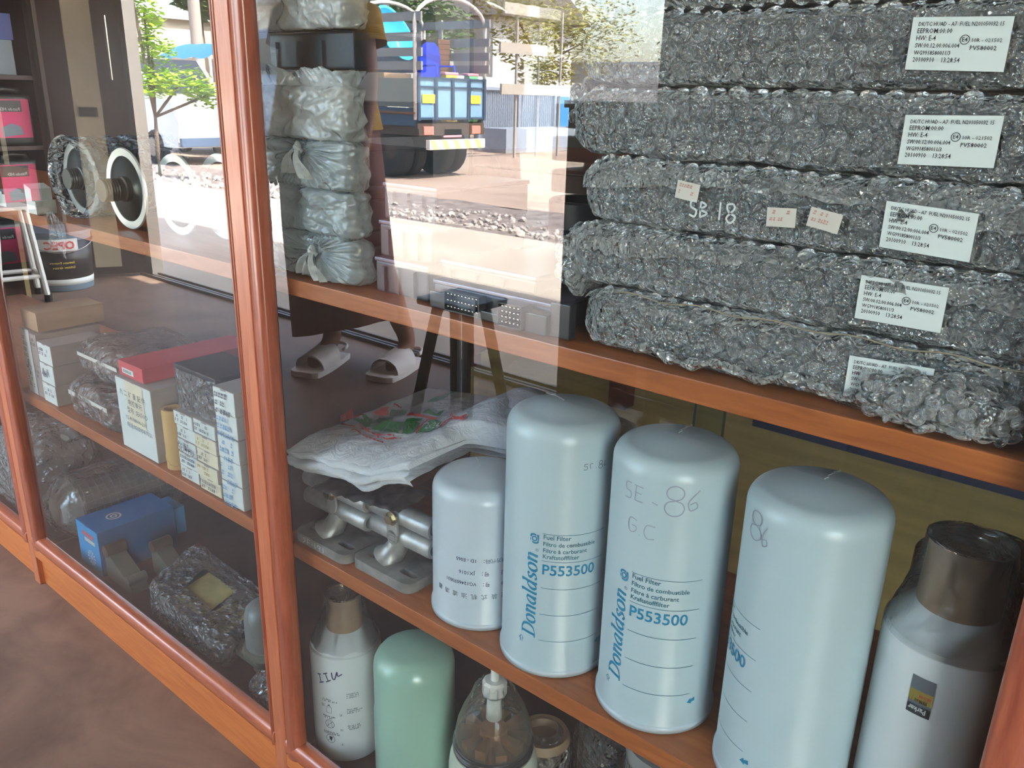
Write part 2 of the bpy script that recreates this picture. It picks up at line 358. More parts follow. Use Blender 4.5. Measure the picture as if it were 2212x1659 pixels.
# ================================================================== THE CABINET
cab = thing('display_cabinet', 'long orange-brown wooden display cabinet with glass fronts and shelves', 'cabinet', (-0.8, 0.2, 0))
POSTS = [(-2.391, -2.3665), (-1.599, -1.575), (-0.8065, -0.782), (-0.0100, 0.0145)]
for (a, b) in POSTS:
    p = MB().box(a, b, 0.0, 0.030, 0.0, 1.78, bev=0.0015).build('post', 'wood_z', cab)
    for sgn, x in ((-1, a), (1, b)):
        bw = 0.007 if (sgn < 0 and abs(a + 0.8065) < 1e-6) else 0.0245
        m = MB(); prof = [(0.0, 0.016)] + [(bw * (0.5 - 0.5 * math.cos(PI * t / 8)), 0.004 - 0.0062 * math.sin(PI * t / 8)) for t in range(9)] + [(bw, 0.016)]
        vs = []
        for z in (0.0815, 1.70): vs += [(x + sgn * (px + 0.0002), py, z + (bw - px if False else 0)) for px, py in prof]
        n = len(prof); m.add(vs, [(k, (k + 1) % n, n + (k + 1) % n, n + k) for k in range(n)] + [tuple(range(n)), tuple(range(n, 2 * n))])
        m.build('bead', 'wood_bead', p, auto=40)
for k in range(3):
    x0, x1 = POSTS[k][1], POSTS[k + 1][0]
    r = MB().box(x0, x1, 0.0, 0.016, 0.062, 0.0815, bev=0.001).build('bottom_rail', 'wood_x', cab)
    m = MB(); prof = [(0.016, 0.0815)] + [(0.004 - 0.0062 * math.sin(PI * t / 8), 0.0815 + 0.0245 * (0.5 - 0.5 * math.cos(PI * t / 8))) for t in range(9)] + [(0.016, 0.106)]
    n = len(prof); vs = [(x0, a, b) for a, b in prof] + [(x1, a, b) for a, b in prof]
    m.add(vs, [(j, (j + 1) % n, n + (j + 1) % n, n + j) for j in range(n)] + [tuple(range(n)), tuple(range(n, 2 * n))]); m.build('bead', 'wood_beadx', r, auto=40)
    MB().box(x0, x1, 0.0095, 0.016, 0.0, 0.0622).build('kickboard', 'wood_x', cab)
    MB().box(x0, x1, 0.0, 0.045, 1.70, 1.78, bev=0.001).build('top_rail', 'wood_x', cab)
    pane = MB().box(x0 + 0.003, x1 - 0.003, GY, GY + 0.004, 0.083, 1.715).build('glass_pane', 'pane', cab)
    for (nm, z0, z1) in (('shelf', 0.703, 0.7212), ('shelf', 0.3685, 0.3874), ('shelf', 1.095, 1.113)):
        MB().box(x0 + 0.001 - 0.003, x1 + 0.002, 0.030, 0.335, z0, z1, bev=0.0012).build(nm, 'wood_shelf', cab)
    MB().box(x0, x1, 0.016, 0.36, 0.062, 0.0715).build('deck', 'wood_dark', cab)
    if k < 2: MB().box(x0 - .0123, x1 + .0123, 0.36, 0.368, 0.06, 1.78).build('back_panel', 'wood_dark', cab)
for (a, b) in POSTS:
    if abs(a + 0.8065) > 1e-6 and abs(a + 1.599) > 1e-6: MB().box((a + b) / 2 - 0.009, (a + b) / 2 + 0.009, 0.045, 0.345, 0.0, 1.78).build('partition', 'wood_dark', cab)
MB().box(-0.8063, -0.8008, 0.032, 0.345, 0.0716, 0.368).build('partition', 'wood_dark', cab); MB().box(-0.8063, -0.8008, 0.032, 0.345, 0.388, 0.702).build('partition', 'wood_dark', cab)
MB().box(POSTS[0][0], POSTS[3][1], -0.01, 0.38, 1.78, 1.80, bev=0.002).build('cabinet_top', 'wood_x', cab)
MB().box(-0.792, -0.388, 0.362, 0.366, 0.085, 1.70).build('back_glass', 'pane_back', cab)
MB().box(-0.4211, -0.003, 0.352, 0.356, 0.085, 1.70).build('back_glass', 'pane_back', cab)
MB().box(-0.3885, -0.3872, 0.3618, 0.3662, 0.085, 1.70).build('glass_edge', 'glass_edge', cab)
MB().box(-0.4222, -0.4208, 0.3518, 0.3562, 0.085, 1.70).build('glass_edge', 'glass_edge', cab)
MB().box(-0.79, -0.003, 0.348, 0.37, 0.06, 0.085).build('back_rail', 'wood_x', cab)
# ================================================================== helpers for prints
def bbox2(v): xs = [p[0] for p in v]; ys = [p[1] for p in v]; return min(xs), max(xs), min(ys), max(ys)
def fit2d(shape, w_=None, h=None, ox=0.0, oy=0.0):
    v, f = shape; a, b, c, d = bbox2(v); sx = (w_ / (b - a)) if w_ else None; sy = (h / (d - c)) if h else None
    sx = sx or sy; sy = sy or sx
    return [((x - a) * sx + ox, (y - c) * sy + oy) for x, y in v], f
def xf(shape, dx=0.0, dy=0.0, s_=1.0, r_=0.0, shear=0.0):
    v, f = shape; c_, n_ = math.cos(r_), math.sin(r_); v = [(x + shear * y, y) for x, y in v]
    return [(dx + s_ * (x * c_ - y * n_), dy + s_ * (x * n_ + y * c_)) for x, y in v], f
def addm(a, b): o = len(a[0]); return list(a[0]) + list(b[0]), list(a[1]) + [tuple(i + o for i in q) for q in b[1]]
def joined(*s_):
    r = ([], [])
    for q in s_: r = addm(r, q)
    return r
def glyph_lines(x0, y0, w_, n, dy, h, seed, dense=0.75):
    """rows of small unreadable print"""
    rs = random.Random(seed); r = ([], [])
    for k in range(n):
        x = x0; end = x0 + w_ * rs.uniform(0.6, 1.0)
        while x < end:
            ww = h * rs.uniform(0.5, 1.1)
            if rs.random() < dense:
                r = addm(r, rect2d(x, y0 - k * dy, x + ww * 0.75, y0 - k * dy + h * rs.uniform(.25, .45)))
                r = addm(r, rect2d(x + ww * .2, y0 - k * dy + h * .5, x + ww * 0.85, y0 - k * dy + h * rs.uniform(.75, 1.0)))
            x += ww
    return r
flat('filter_blue', 178, 196, 201, 0.34, coat=0.2, col2=srgb(171, 190, 196), nscale=4)
flat('filter_white', 190, 202, 210, 0.32, coat=0.2, col2=srgb(183, 196, 204), nscale=4)
flat('bottle_white', 214, 220, 220, 0.3, coat=0.3, col2=srgb(206, 213, 213), nscale=4)
flat('green_paint', 152, 190, 172, 0.28, coat=0.4); flat('cap_tan', 152, 126, 98, 0.5, col2=srgb(134, 110, 86), nscale=20)
film('shrink', 0.10, (0.62, 0.63, 0.63, 1), 0.7, 0.12, 90, 0.35, 0.12, 0.12, 12)
film('shrink_top', 0.10, (0.5, 0.5, 0.5, 1), 0.8, 0.14, 70, 0.5, 0.05, 0.3, 18)
film('clear_wrap', 0.02, (0.8, 0.8, 0.78, 1), 0.9, 0.10, 28, 0.8, 0.16, 0.12, 20, 0.01)
film('clear_crinkle', 0.08, (0.7, 0.74, 0.74, 1), 1.3, 0.08, 45, 1.0, 0.35, 0.3, 30, 0.012, fb=.45, voro=60)
film('bowl_plastic', 0.06, (0.66, 0.62, 0.44, 1), 0.8, 0.06, 20, 0.2, 0.28, 0.1, 10)
flat('seam', 186, 186, 180, 0.3); flat('dark_wrap', 26, 27, 30, 0.3, coat=0.4, bump=0.6, bscale=30, bdist=0.006)

# broad-nib italic word mark
def italic_word():
    L = {'D': ([[(.28, 1.42), (.28, .02)], [(0, 1.42), (.55, 1.42), (1.0, 1.2), (1.15, .75), (.98, .25), (.5, 0.02), (0, .02)]], 1.35),
         'o': ([[(.42 + .34 * math.cos(t * PI / 6), .48 + .47 * math.sin(t * PI / 6)) for t in range(13)]], .95),
         'n': ([[(.0, .92), (.16, .95), (.16, 0)], [(.16, .62), (.36, .93), (.58, .93), (.68, .7), (.68, .1), (.82, .03)]], .98),
         'a': ([[(.68, .9), (.4, .95), (.12, .62), (.1, .25), (.32, .02), (.55, .2), (.68, .6)], [(.7, .95), (.68, .12), (.84, .03)]], 1.0),
         'l': ([[(.0, 1.45), (.16, 1.48), (.16, .1), (.3, .03)]], .45),
         'd': ([[(.68, .85), (.4, .95), (.12, .62), (.1, .25), (.32, .02), (.55, .2), (.68, .6)], [(.54, 1.45), (.7, 1.48), (.68, .12), (.84, .03)]], 1.0),
         's': ([[(.6, .8), (.4, .95), (.16, .8), (.22, .58), (.5, .4), (.56, .18), (.32, .02), (.06, .16)]], .78)}
    r = ([], []); x = 0
    for ch in 'Donaldson':
        p, adv = L[ch]; r = addm(r, xf(strokes2d(p, 0.19, 0.25, 5), dx=x, shear=0.16)); x += adv
    return r
WORD = italic_word()
def logo2d(s_):
    a = ring2d(0, 0, .30, .17, 20); b = strokes2d([[(-.5, .2), (-.42, .5), (-.05, .62), (.2, .5)]], .24); c = strokes2d([[(.5, -.25), (.4, -.5), (.0, -.6), (-.3, -.48)]], .2)
    d = poly2d([(.3, .62), (.62, .62), (.62, -.2), (.5, -.2)]); e = poly2d([(-.62, -.15), (-.5, .15), (-.5, -.5)])
    return xf(joined(a, b, c, d, e), s_=s_)
def arrow2d(s_): return xf(poly2d([(-1, 0), (0, .75), (0, .35), (1, .5), (.9, -.4), (0, -.35), (0, -.75)]), s_=s_)
Z2 = 0.3880; Z1 = 0.7218; ZB = 0.0722
def round_can(h, r, rtop, n=8, dome=0.004, roll=True):
    pr = [(0.0, 0.0), (r * .96, 0.0)] + ([(r * 1.02, .0015), (r * 1.025, .0045), (r * 1.02, .0075), (r, .009)] if roll else [(r, .003)])
    pr += [(r - rtop * (1 - math.cos(t * PI / 2 / n)), h - dome - rtop * (1 - math.sin(t * PI / 2 / n))) for t in range(n + 1)]
    pr += [((r - rtop) * q, h - dome * q * q) for q in (.75, .5, .25, 0.0)]
    return pr
def tall_filter(label, x, y, dth, hand, seam_rot, grp):
    t = thing('fuel_filter', label, 'filter', (x, y, Z2), grp)
    r = 0.0525; h = 0.262; c = (x, y, Z2)
    body = MB().lathe(round_can(h, r, 0.016, 8, .006), c, n=64).build('body', 'filter_blue', t, auto=50)
    MB().lathe([(r * 1.035, .001), (r * 1.035, .0075)], c, n=64).build('rolled_rim', 'filter_white', t, True)
    sm = []
    for k in range(15):
        px, py = .002 + .040 * k / 14, .0007 * math.sin(k * 2.3) + .0004 * math.sin(k * 5.1)
        zz = h - .006 * min(1, px * px / (r - .016) ** 2) - max(0, px - .0365) * .1
        sm.append((x + px * math.cos(seam_rot) - py * math.sin(seam_rot), y + px * math.sin(seam_rot) + py * math.cos(seam_rot), Z2 + zz + .0010))
    MB().tube(sm, 0.00045, 5).build('wrap_seam', 'seam', t, True)
    th0 = -93.3 + dth
    def put(nm, mat, shape, th, z, **k): return oncyl(shape, x, y, r, th, z, **k).build(nm, mat, t)
    for z in (.5415, .5137, .4853, .4570, .4284): put('printed_rule', 'ink_teal', rect2d(0, - .00022, .0606, .00022, 24), th0, z)
    txt = ([], [])
    for s_, z, w0 in (('Fuel Filter', .5362, .0250), ('Filtro de combustible', .5295, .0490), ('Filtre à carburant', .5228, .0408), ('Kraftstofffilter', .5166, .0335)):
        v, f = text2d(s_, 1.0, 0, .012); a, b, _, _ = bbox2(v); k = w0 / (b - a); txt = addm(txt, ([(q[0] * k, q[1] * k + z) for q in v], f))
    put('printed_text', 'ink_teal', txt, th0 + .6, 0.0)
    put('printed_number', 'ink_cyan', fit2d(text2d('P553500', 1.0, 0, .016), .0500, .0108), th0 + 1, .4995)
    wm = fit2d(WORD, .090, .0166); wm = ([(-py, px) for px, py in wm[0]], wm[1])
    put('word_mark', 'ink_cyan', wm, th0 - 3.5, .4294)
    put('emblem', 'ink_cyan', logo2d(.0072), th0 - 8.5, .5345)
    put('registered_mark', 'ink_teal', joined(ring2d(0, 0, .0014, .0003, 12), fit2d(text2d('R'), None, .0015, -.0006, -.0007)), th0 - 5.2, .5235)
    put('arrow', 'ink_cyan', joined(strokes2d([[(-.001, -.003), (-.001, .0005), (-.0024, .0005), (0.0, .0038), (.0024, .0005), (.001, .0005), (.001, -.003)]], .0006, None, 2)), th0 - 20, .4235)
    put('arrow', 'ink_cyan', xf(arrow2d(.0042), r_=.25), th0 + 68.3, .4200)
    if hand: put('handwriting', hand[0], hand[1], hand[2], hand[3])
    return t
S_ = [(.0065, .0145), (.001, .0138), (.001, .008), (.006, .0065), (.006, .001), (.0, .0005)]
E_ = [[(.0115, .0145), (.0105, 0.001)], [(.0095, .0142), (.018, .0138)], [(.010, .008), (.0165, .0078)], [(.0105, .001), (.018, .0008)]]
H8 = lambda x, y, s_: [(x + s_ * .55 * math.sin(t * PI / 4) * (1 if t < 8 or True else 1), y + s_ * (.5 - .5 * math.cos(t * PI / 4))) for t in range(9)] + [(x + s_ * .62 * math.sin(-t * PI / 4), y - s_ * (.55 - .55 * math.cos(t * PI / 4))) for t in range(1, 9)]
hand2 = joined(strokes2d([S_] + E_ + [[(.026, .004), (.031, .0022)]], .0009), strokes2d([H8(.044, .0085, .0125), [(.063, .018), (.055, .008), (.0565, .0005), (.062, .003), (.0605, .0075), (.056, .0055)]], .0011),
               strokes2d([[(.0145, -.0165), (.008, -.0155), (.006, -.022), (.0085, -.028), (.0135, -.0262), (.0138, -.0222), (.0095, -.0218)], [(.0175, -.0288), (.018, -.0282)], [(.0305, -.0175), (.0235, -.018), (.0215, -.0245), (.0245, -.0295), (.0305, -.0285)]], .0009))
hand3 = joined(strokes2d([H8(.004, .0085, .011), [(.0165, .012), (.0125, .004), (.0135, -.0035), (.0175, -.002), (.0165, .002), (.013, .001)]], .0009))
hand1 = joined(strokes2d([[(.004, .004), (.001, .004), (.001, .002), (.0035, .0015), (.003, -.001), (.0, -.001)], [(.009, .004), (.006, .0035), (.007, -.001)], [(.0125, -.001), (.013, -.0008)], H8(.0175, .0015, .0035), [(.023, .004), (.0215, .0), (.023, -.001), (.0235, .0005)]], .0006))
G_F = 'tall blue-white fuel filters'
tall_filter('tall pale blue filter tight beside the short filter, first of three in the row', -.418, .0844, 23.5, ('ink_grey', hand1, -33, .6065), rad(150), G_F)
tall_filter('tall pale blue filter with large SE-86 handwriting, middle of the row', -.3025, .0873, 0, ('ink_pale', hand2, -108, .606), rad(102), G_F)
tall_filter('tall pale blue filter with its print turned aside, next to the tan-capped bottle', -.178, .0815, -76.5, ('ink_pale', hand3, -128, .612), rad(92), G_F)

# short oil filter with upside-down Chinese print
x, y = -.5218, .0905
t = thing('oil_filter', 'short pale blue oil filter with upside-down Chinese print, left of the tall filters', 'filter', (x, y, Z2)); r = .0525; h = .162; c = (x, y, Z2)
MB().lathe(round_can(h, r, .015, 8, .006), c, n=64).build('body', 'filter_white', t, auto=50)
MB().lathe([(r * 1.035, .001), (r * 1.035, .0075)], c, n=64).build('rolled_rim', 'filter_white', t, True)
MB().tube([(x - .004 + .034 * math.cos(rad(140)) * k / 12, y + .034 * math.sin(rad(140)) * k / 12 + .0007 * math.sin(k * 2.1), Z2 + h + .0006 - .006 * (k / 12) ** 2 * .9) for k in range(13)], .00045, 5).build('wrap_seam', 'seam', t, True)
for s_, z, w0, hh, th in (('旋  装  式  机  油  滤  清  器', .4315, .079, None, -19), ('件　　号：  VG1246070031', .4455, .064, None, -21), ('型　　号：  JX1016', .4590, .049, None, -21), ('供方代码：  1D - E065', .4725, .052, None, -21)):
    oncyl(fit2d(text2d(s_, 1, 0, .002), w0, hh), x, y, r, th, z, upside=True).build('printed_text', 'ink_blue' if z > .44 else 'ink_grey', t)

# capped bottles
def cap_bottle(nm, label, x, y, z, r, rc, H, prints, wrap_k=1.0):
    t = thing(nm, label, 'bottle', (x, y, z)); c = (x, y, z)
    MB().lathe([(0, 0), (r * .93, 0), (r * .99, .003), (r, .008), (r, H * .69), (r * .975, H * .715), (r * .7, H * .775), (rc * .98, H * .80), (rc * .9, H * .81), (0, H * .81)], c, n=56).build('body', 'bottle_white', t, auto=25)
    MB().lathe([(rc * .9, H * .775), (rc * 1.06, H * .775), (rc * 1.0, H * .99), (rc * .97, H), (rc * .9, H * .997), (rc * .86, H * .985), (0, H * .985)], c, n=40).build('cap', 'cap_tan', t, auto=35)
    m = MB()
    def fw(u, v):
        a = u * 2 * PI; q = v
        rr = (rc * 1.09) * (1 - q) ** 1.0 + (r * 1.015) * q if q < 1 else r
        rr = rc * 1.1 + (r * 1.012 - rc * 1.1) * (q ** 1.7); zz = H * (1.0 - q * .30)
        k = .0016 * math.sin(a * 9 + q * 3) * math.sin(PI * q) + .001 * fbm(a * 2, q * 4, x * 9)
        return (x + (rr + k) * math.cos(a), y + (rr + k) * math.sin(a), z + zz)
    m.grid(fw, 64, 14, cu=True)
    m.lathe([(rc * 1.1, H * 1.0), (rc * .7, H * 1.004), (0, H * 1.003)], c, n=40)
    m.build('shrink_wrap', 'clear_wrap', t, True)
    for (nm2, mat, shape, th, zz, up) in prints: oncyl(shape, x, y, r, th, zz, .0005, up).build(nm2, mat, t)
    return t
def pict(kind):
    if kind == 0: return joined(strokes2d([[(-.003, -.005), (-.003, .003), (.003, .003), (.003, -.005), (-.003, -.005)]], .0004, None, 1), strokes2d([[(-.002, .003), (-.002, .0045), (.002, .0045), (.002, .003)]], .0004, None, 1), poly2d([(-.001, .0045), (0, .007), (.0016, .0055)]), strokes2d([[(-.009, .006), (-.009, .002)], [(-.0065, .002), (-.0065, .006)]], .0007, None, 1))
    if kind == 1: return joined(ring2d(0, 0, .0055, .0005, 20), strokes2d([[(-.0038, -.0038), (.0038, .0038)], [(-.002, -.0035), (-.002, .003), (.0022, .003), (.003, -.0035)]], .0004, None, 1))
    return joined(ring2d(0, 0, .0055, .0005, 20), poly2d([(-.0015, .0035), (.003, .003), (.001, -.0035), (-.001, 0)]), strokes2d([[(-.0038, -.0038), (.0038, .0038)]], .0004, None, 1))
pr = [('handwriting', 'ink_blue', strokes2d([[(.000, .013), (.006, .015)], [(.0035, .014), (.006, .003)], [(.003, .001), (.0105, .005)], [(.010, .017), (.0165, .0205)], [(.0135, .019), (.0175, .008)], [(.0140, .006), (.021, .0105)], [(.0225, .0225), (.0235, .014), (.0265, .013), (.0295, .024), (.0305, .018), (.036, .021)]], .0016), -90, .193, False)]
for k in range(3):
    pr.append(('pictogram', 'ink_black', xf(pict(k), s_=1.15), -70, .157 - .0235 * k, False))
    pr.append(('printed_text', 'ink_black', glyph_lines(-.010, .0, .022, 2, -.0026, .0019, k), -70, (.1685, .142, .117)[k], False))
    pr.append(('pictogram', 'ink_grey', joined(strokes2d([[(-.0018, -.0018), (.0018, -.0018), (.0018, .0018), (-.0018, .0018), (-.0018, -.0018)]], .0003, None, 1), rect2d(-.0005, -.001, .0005, .001)), -50, .150 - .0235 * k, False))
    pr.append(('printed_text', 'ink_grey', glyph_lines(-.010, .0, .02, 3, -.0028, .0019, k + 9), -28, (.176, .152, .126)[k], False))
cap_bottle('coolant_filter_bottle', 'white bottle with tan cap and IIu marker scrawl on the cabinet deck', -.751, .0815, ZB, .0462, .0222, .2325, pr)
stk = [('sticker', 'ink_grey', rect2d(0, 0, .0155, .0305, 8), -104, .5105, False), ('sticker', 'yellow', rect2d(0, 0, .0155, .0095, 8), -104, .5205, False), ('sticker', 'ink_black', rect2d(0, 0, .0155, .0078, 8), -104, .5105, False)]
stk = [(a, b, c_, d, e, f) for a, b, c_, d, e, f in stk]
BR = cap_bottle('filter_bottle', 'large white bottle with tan cap and small sticker beside the right post', -.078, .10, Z2, .0455, .0262, .243, stk)
for nm2, mat, sh, th, zz in (('sticker_text', 'paper', fit2d(text2d('Parker', 1, 0, .02), .0115, .0042), -88, .5172), ('sticker_text', 'ink_red', fit2d(text2d('国沙牌', 1, 0, .01), .0075), -86, .5275), ('sticker_text', 'ink_black', fit2d(text2d('合格证', 1, 0, .01), .0085), -88, .5235)):
    oncyl(sh, -.078, .10, .0455, th, zz, .0010, True).build(nm2, mat, BR)

# green filter
x, y = -.608, .0700; t = thing('green_filter', 'pale green spin-on filter between the scrawled bottle and the glass bowl', 'filter', (x, y, ZB)); r = .0492; c = (x, y, ZB)
MB().lathe([(0, 0), (r * .97, 0), (r, .004), (r, .142), (r * .975, .147), (r * .975, .205)] + [(r * .975 - .022 * (1 - math.cos(q * PI / 12)), .205 + .022 * math.sin(q * PI / 12)) for q in range(1, 7)] + [(.014, .2305), (0, .231)], c, n=64).build('body', 'green_paint', t, auto=40)
oncyl(glyph_lines(0, .02, .05, 2, .006, .004, 5), x, y, r, -75, .10, upside=False).build('printed_text', 'ink_red', t)
oncyl(joined(rect2d(-.05, .028, .06, .0284, 20), strokes2d([[(-.018, .0), (-.018, .022), (-.010, .022), (-.010, 0), (-.018, 0)], [(-.018, .014), (-.010, .014)], [(-.028, .004), (-.022, .001)]], .0005, None, 2), glyph_lines(-.012, .001, .02, 2, .004, .003, 8)), x, y, r, -80, .092).build('printed_diagram', 'ink_black', t)

# water separator with clear bowl
x, y = -.480, .0672; t = thing('water_separator', 'cream filter with clear glass bowl and white nut, wrapped in film', 'separator', (x, y, ZB)); c = (x, y, ZB)
flat('cream', 198, 206, 188, .3, coat=.3); flat('rust', 150, 92, 54, .7, col2=srgb(110, 66, 40), nscale=30); flat('nut_white', 214, 214, 204, .4)
MB().lathe([(0, 0), (.044, 0), (.0495, .006), (.0495, .138), (.048, .150), (.0445, .160), (0, .160)], c, n=56).build('body', 'cream', t, auto=40)
m = MB()
for k in range(3): m.lathe([(.0425 + .0022 * math.cos(a * PI / 4), .1630 + .0042 * k + .0022 * math.sin(a * PI / 4)) for a in range(9)], c, n=48)
m.build('clamp_rings', 'dark_wrap', t, True)
b = MB().lathe([(.0428, .172), (.0425, .180), (.040, .195), (.034, .212), (.027, .226), (.016, .232), (.012, .234)], c, n=48).build('bowl', 'bowl_plastic', t, True)
m = MB()
for k in range(10):
    a = 2 * PI * k / 10; M = Matrix.Rotation(a, 4, 'Z'); m.prism([(.012, -.0012), (.037, -.006), (.037, .006), (.012, .0012)], .170, .184 - .004 * (k % 2), M=Matrix.Translation(c) @ M)
m.cyl((x, y, ZB + .165), (x, y, ZB + .186), .015, 20); m.build('bowl_fins', 'rust', b)
MB().lathe([(.009, .228), (.0135, .232), (.0135, .247), (.011, .2495), (0, .2495)], c, n=10).build('drain_nut', 'nut_white', t)
MB().lathe([(.0045, .249), (.0045, .272), (.003, .274), (0, .274)], c, n=14).build('drain_spout', 'nut_white', t, auto=40)
MB().lathe([(.009, .200), (.008, .228)], c, n=14).build('drain_stem', 'nut_white', t, True)
m = MB(); m.grid(lambda u, v: (x + (.0155 + .0305 * v ** .8 + .0026 * math.sin(u * 2 * PI * 11 + v * 4) * (1 - v) + .0015 * fbm(u * 9, v * 5, 2)) * math.cos(u * 2 * PI), y + (.0155 + .0305 * v ** .8 + .0026 * math.sin(u * 2 * PI * 11 + v * 4) * (1 - v) + .0015 * fbm(u * 9, v * 5, 2)) * math.sin(u * 2 * PI), ZB + .246 - .078 * v), 66, 12, cu=True); m.build('film', 'clear_wrap', t, True)

# things half hidden at the bottom right
x, y = -.384, .200; t = thing('wrapped_filter', 'black filter in shiny film behind the glass bowl', 'filter', (x, y, ZB))
MB().lathe([(0, 0), (.058, 0), (.060, .01), (.060, .175), (.052, .19), (.03, .196), (0, .198)], (x, y, ZB), n=40).build('body', 'dark_wrap', t, auto=40)
m = MB(); m.grid(lambda u, v: (x + (.064 - .012 * max(0, v - .8) * 5 + .002 * fbm(u * 14, v * 7, 4)) * math.cos(u * 2 * PI), y + (.064 - .012 * max(0, v - .8) * 5 + .002 * fbm(u * 14, v * 7, 4)) * math.sin(u * 2 * PI), ZB + .002 + .2 * v), 60, 16, cu=True); m.build('film', 'clear_crinkle', t, True)
oncyl(strokes2d([[(0, .006), (.008, .001)], [(.001, .0), (.007, .007), (.009, .004)]], .0012), x, y, .0605, -82, .185).build('chalk_mark', 'chalk', t)
x, y = -.474, .152; t = thing('small_wrapped_filter', 'small round dark filter end in front of the black wrapped filter', 'filter', (x, y, ZB))
MB().lathe([(0, 0), (.031, 0), (.032, .01), (.032, .122), (.029, .128), (.022, .127), (.02, .118), (0, .118)], (x, y, ZB), n=32).build('body', 'cap_tan', t, auto=35)
m = MB(); m.grid(lambda u, v: (x + (.035 + .0014 * fbm(u * 9, v * 5, 6)) * math.cos(u * 2 * PI) * (1 - .5 * max(0, v - .85) * 6.6), y + (.035 + .0014 * fbm(u * 9, v * 5, 6)) * math.sin(u * 2 * PI) * (1 - .5 * max(0, v - .85) * 6.6), ZB + .002 + .132 * v), 40, 14, cu=True); m.build('film', 'clear_crinkle', t, True)
x, y = -.292, .118; t = thing('perforated_filter', 'grey perforated metal filter core standing under the shelf', 'filter', (x, y, ZB)); flat('zinc', 168, 172, 174, .35, .6)
MB().lathe([(0, 0), (.046, 0), (.046, .004), (.0440, .006), (.0440, .234), (.046, .236), (.046, .248), (.036, .249), (.034, .243), (0, .243)], (x, y, ZB), n=40).build('body', 'zinc', t, auto=35)
h_ = ([], [])
for i in range(26):
    for j in range(11): h_ = addm(h_, poly2d([(.0044 * i + (j % 2) * .0022 + .0012 * math.cos(a * PI / 3), .008 * j + .0028 * math.sin(a * PI / 3)) for a in range(6)]))
oncyl(h_, x, y, .0440, -170, ZB + .145, .0006).build('perforations', 'dark_wrap', t)

# dark wrapped filters at the back of the shelf
for x, y, hh, r, lab in ((-.225, .225, .150, .048, 'dark filter in film at the back between the two right-hand blue filters'), (-.078, .235, .175, .055, 'dark brown round filter in film behind the large tan-capped bottle')):
    t = thing('dark_filter', lab, 'filter', (x, y, Z2), 'dark filters at the back')
    MB().lathe(round_can(hh, r, .02), (x, y, Z2), n=40).build('body', 'cap_tan' if r > .05 else 'dark_wrap', t, auto=45)
    m = MB(); m.grid(lambda u, v: (x + (r + .004 + .0016 * fbm(u * 12, v * 6, x * 7)) * math.cos(u * 2 * PI) * (1 - .9 * max(0, v - .9) * 6), y + (r + .004 + .0016 * fbm(u * 12, v * 6, x * 7)) * math.sin(u * 2 * PI) * (1 - .9 * max(0, v - .9) * 6), Z2 + .002 + (hh + .006) * v), 48, 18, cu=True); m.build('film', 'clear_crinkle', t, True)

# ------------------------------------------------------------------ aluminium brackets
pm('cast_alu', srgb(184, 184, 180), 0.40, 0.45, srgb(132, 132, 130), 30, (1, 1, 1), .35, .7, 0.25, 300, 0.0006)
pm('cast_plate', srgb(160, 160, 156), 0.45, 0.4, srgb(108, 108, 106), 24, (1, 1, 1), .35, .7, 0.25, 300, 0.0006)
pm('bolt', srgb(176, 166, 140), 0.25, 0.9)
def rrect(cx, cy_, w_, h, r, n=5):
    return [(cx + sx * (w_ / 2 - r) + r * math.cos(a0 + k * PI / 2 / n), cy_ + sy * (h / 2 - r) + r * math.sin(a0 + k * PI / 2 / n)) for sx, sy, a0 in ((1, 1, 0), (-1, 1, PI / 2), (-1, -1, PI), (1, -1, 1.5 * PI)) for k in range(n + 1)]
def plate_mesh(outer, holes, z0, z1, off):
    mb = MB(); bm = bmesh.new(); es = []
    for lp in [outer] + holes:
        vs = [bm.verts.new((x, y, z1)) for x, y in lp]; es += [bm.edges.new((vs[k], vs[(k + 1) % len(vs)])) for k in range(len(vs))]
    bmesh.ops.triangle_fill(bm, use_beauty=True, edges=es)
    bm.verts.index_update(); tv = [v.co.copy() for v in bm.verts]; tf = [tuple(v.index for v in f.verts) for f in bm.faces]; bm.free()
    mb.add([v + off for v in tv], tf); mb.add([Vector((v.x, v.y, z0)) + off for v in tv], [tuple(reversed(f)) for f in tf])
    for lp in [outer] + holes:
        n = len(lp); mb.add([Vector((x, y, z0)) + off for x, y in lp] + [Vector((x, y, z1)) + off for x, y in lp], [(k, (k + 1) % n, n + (k + 1) % n, n + k) for k in range(n)])
    return mb
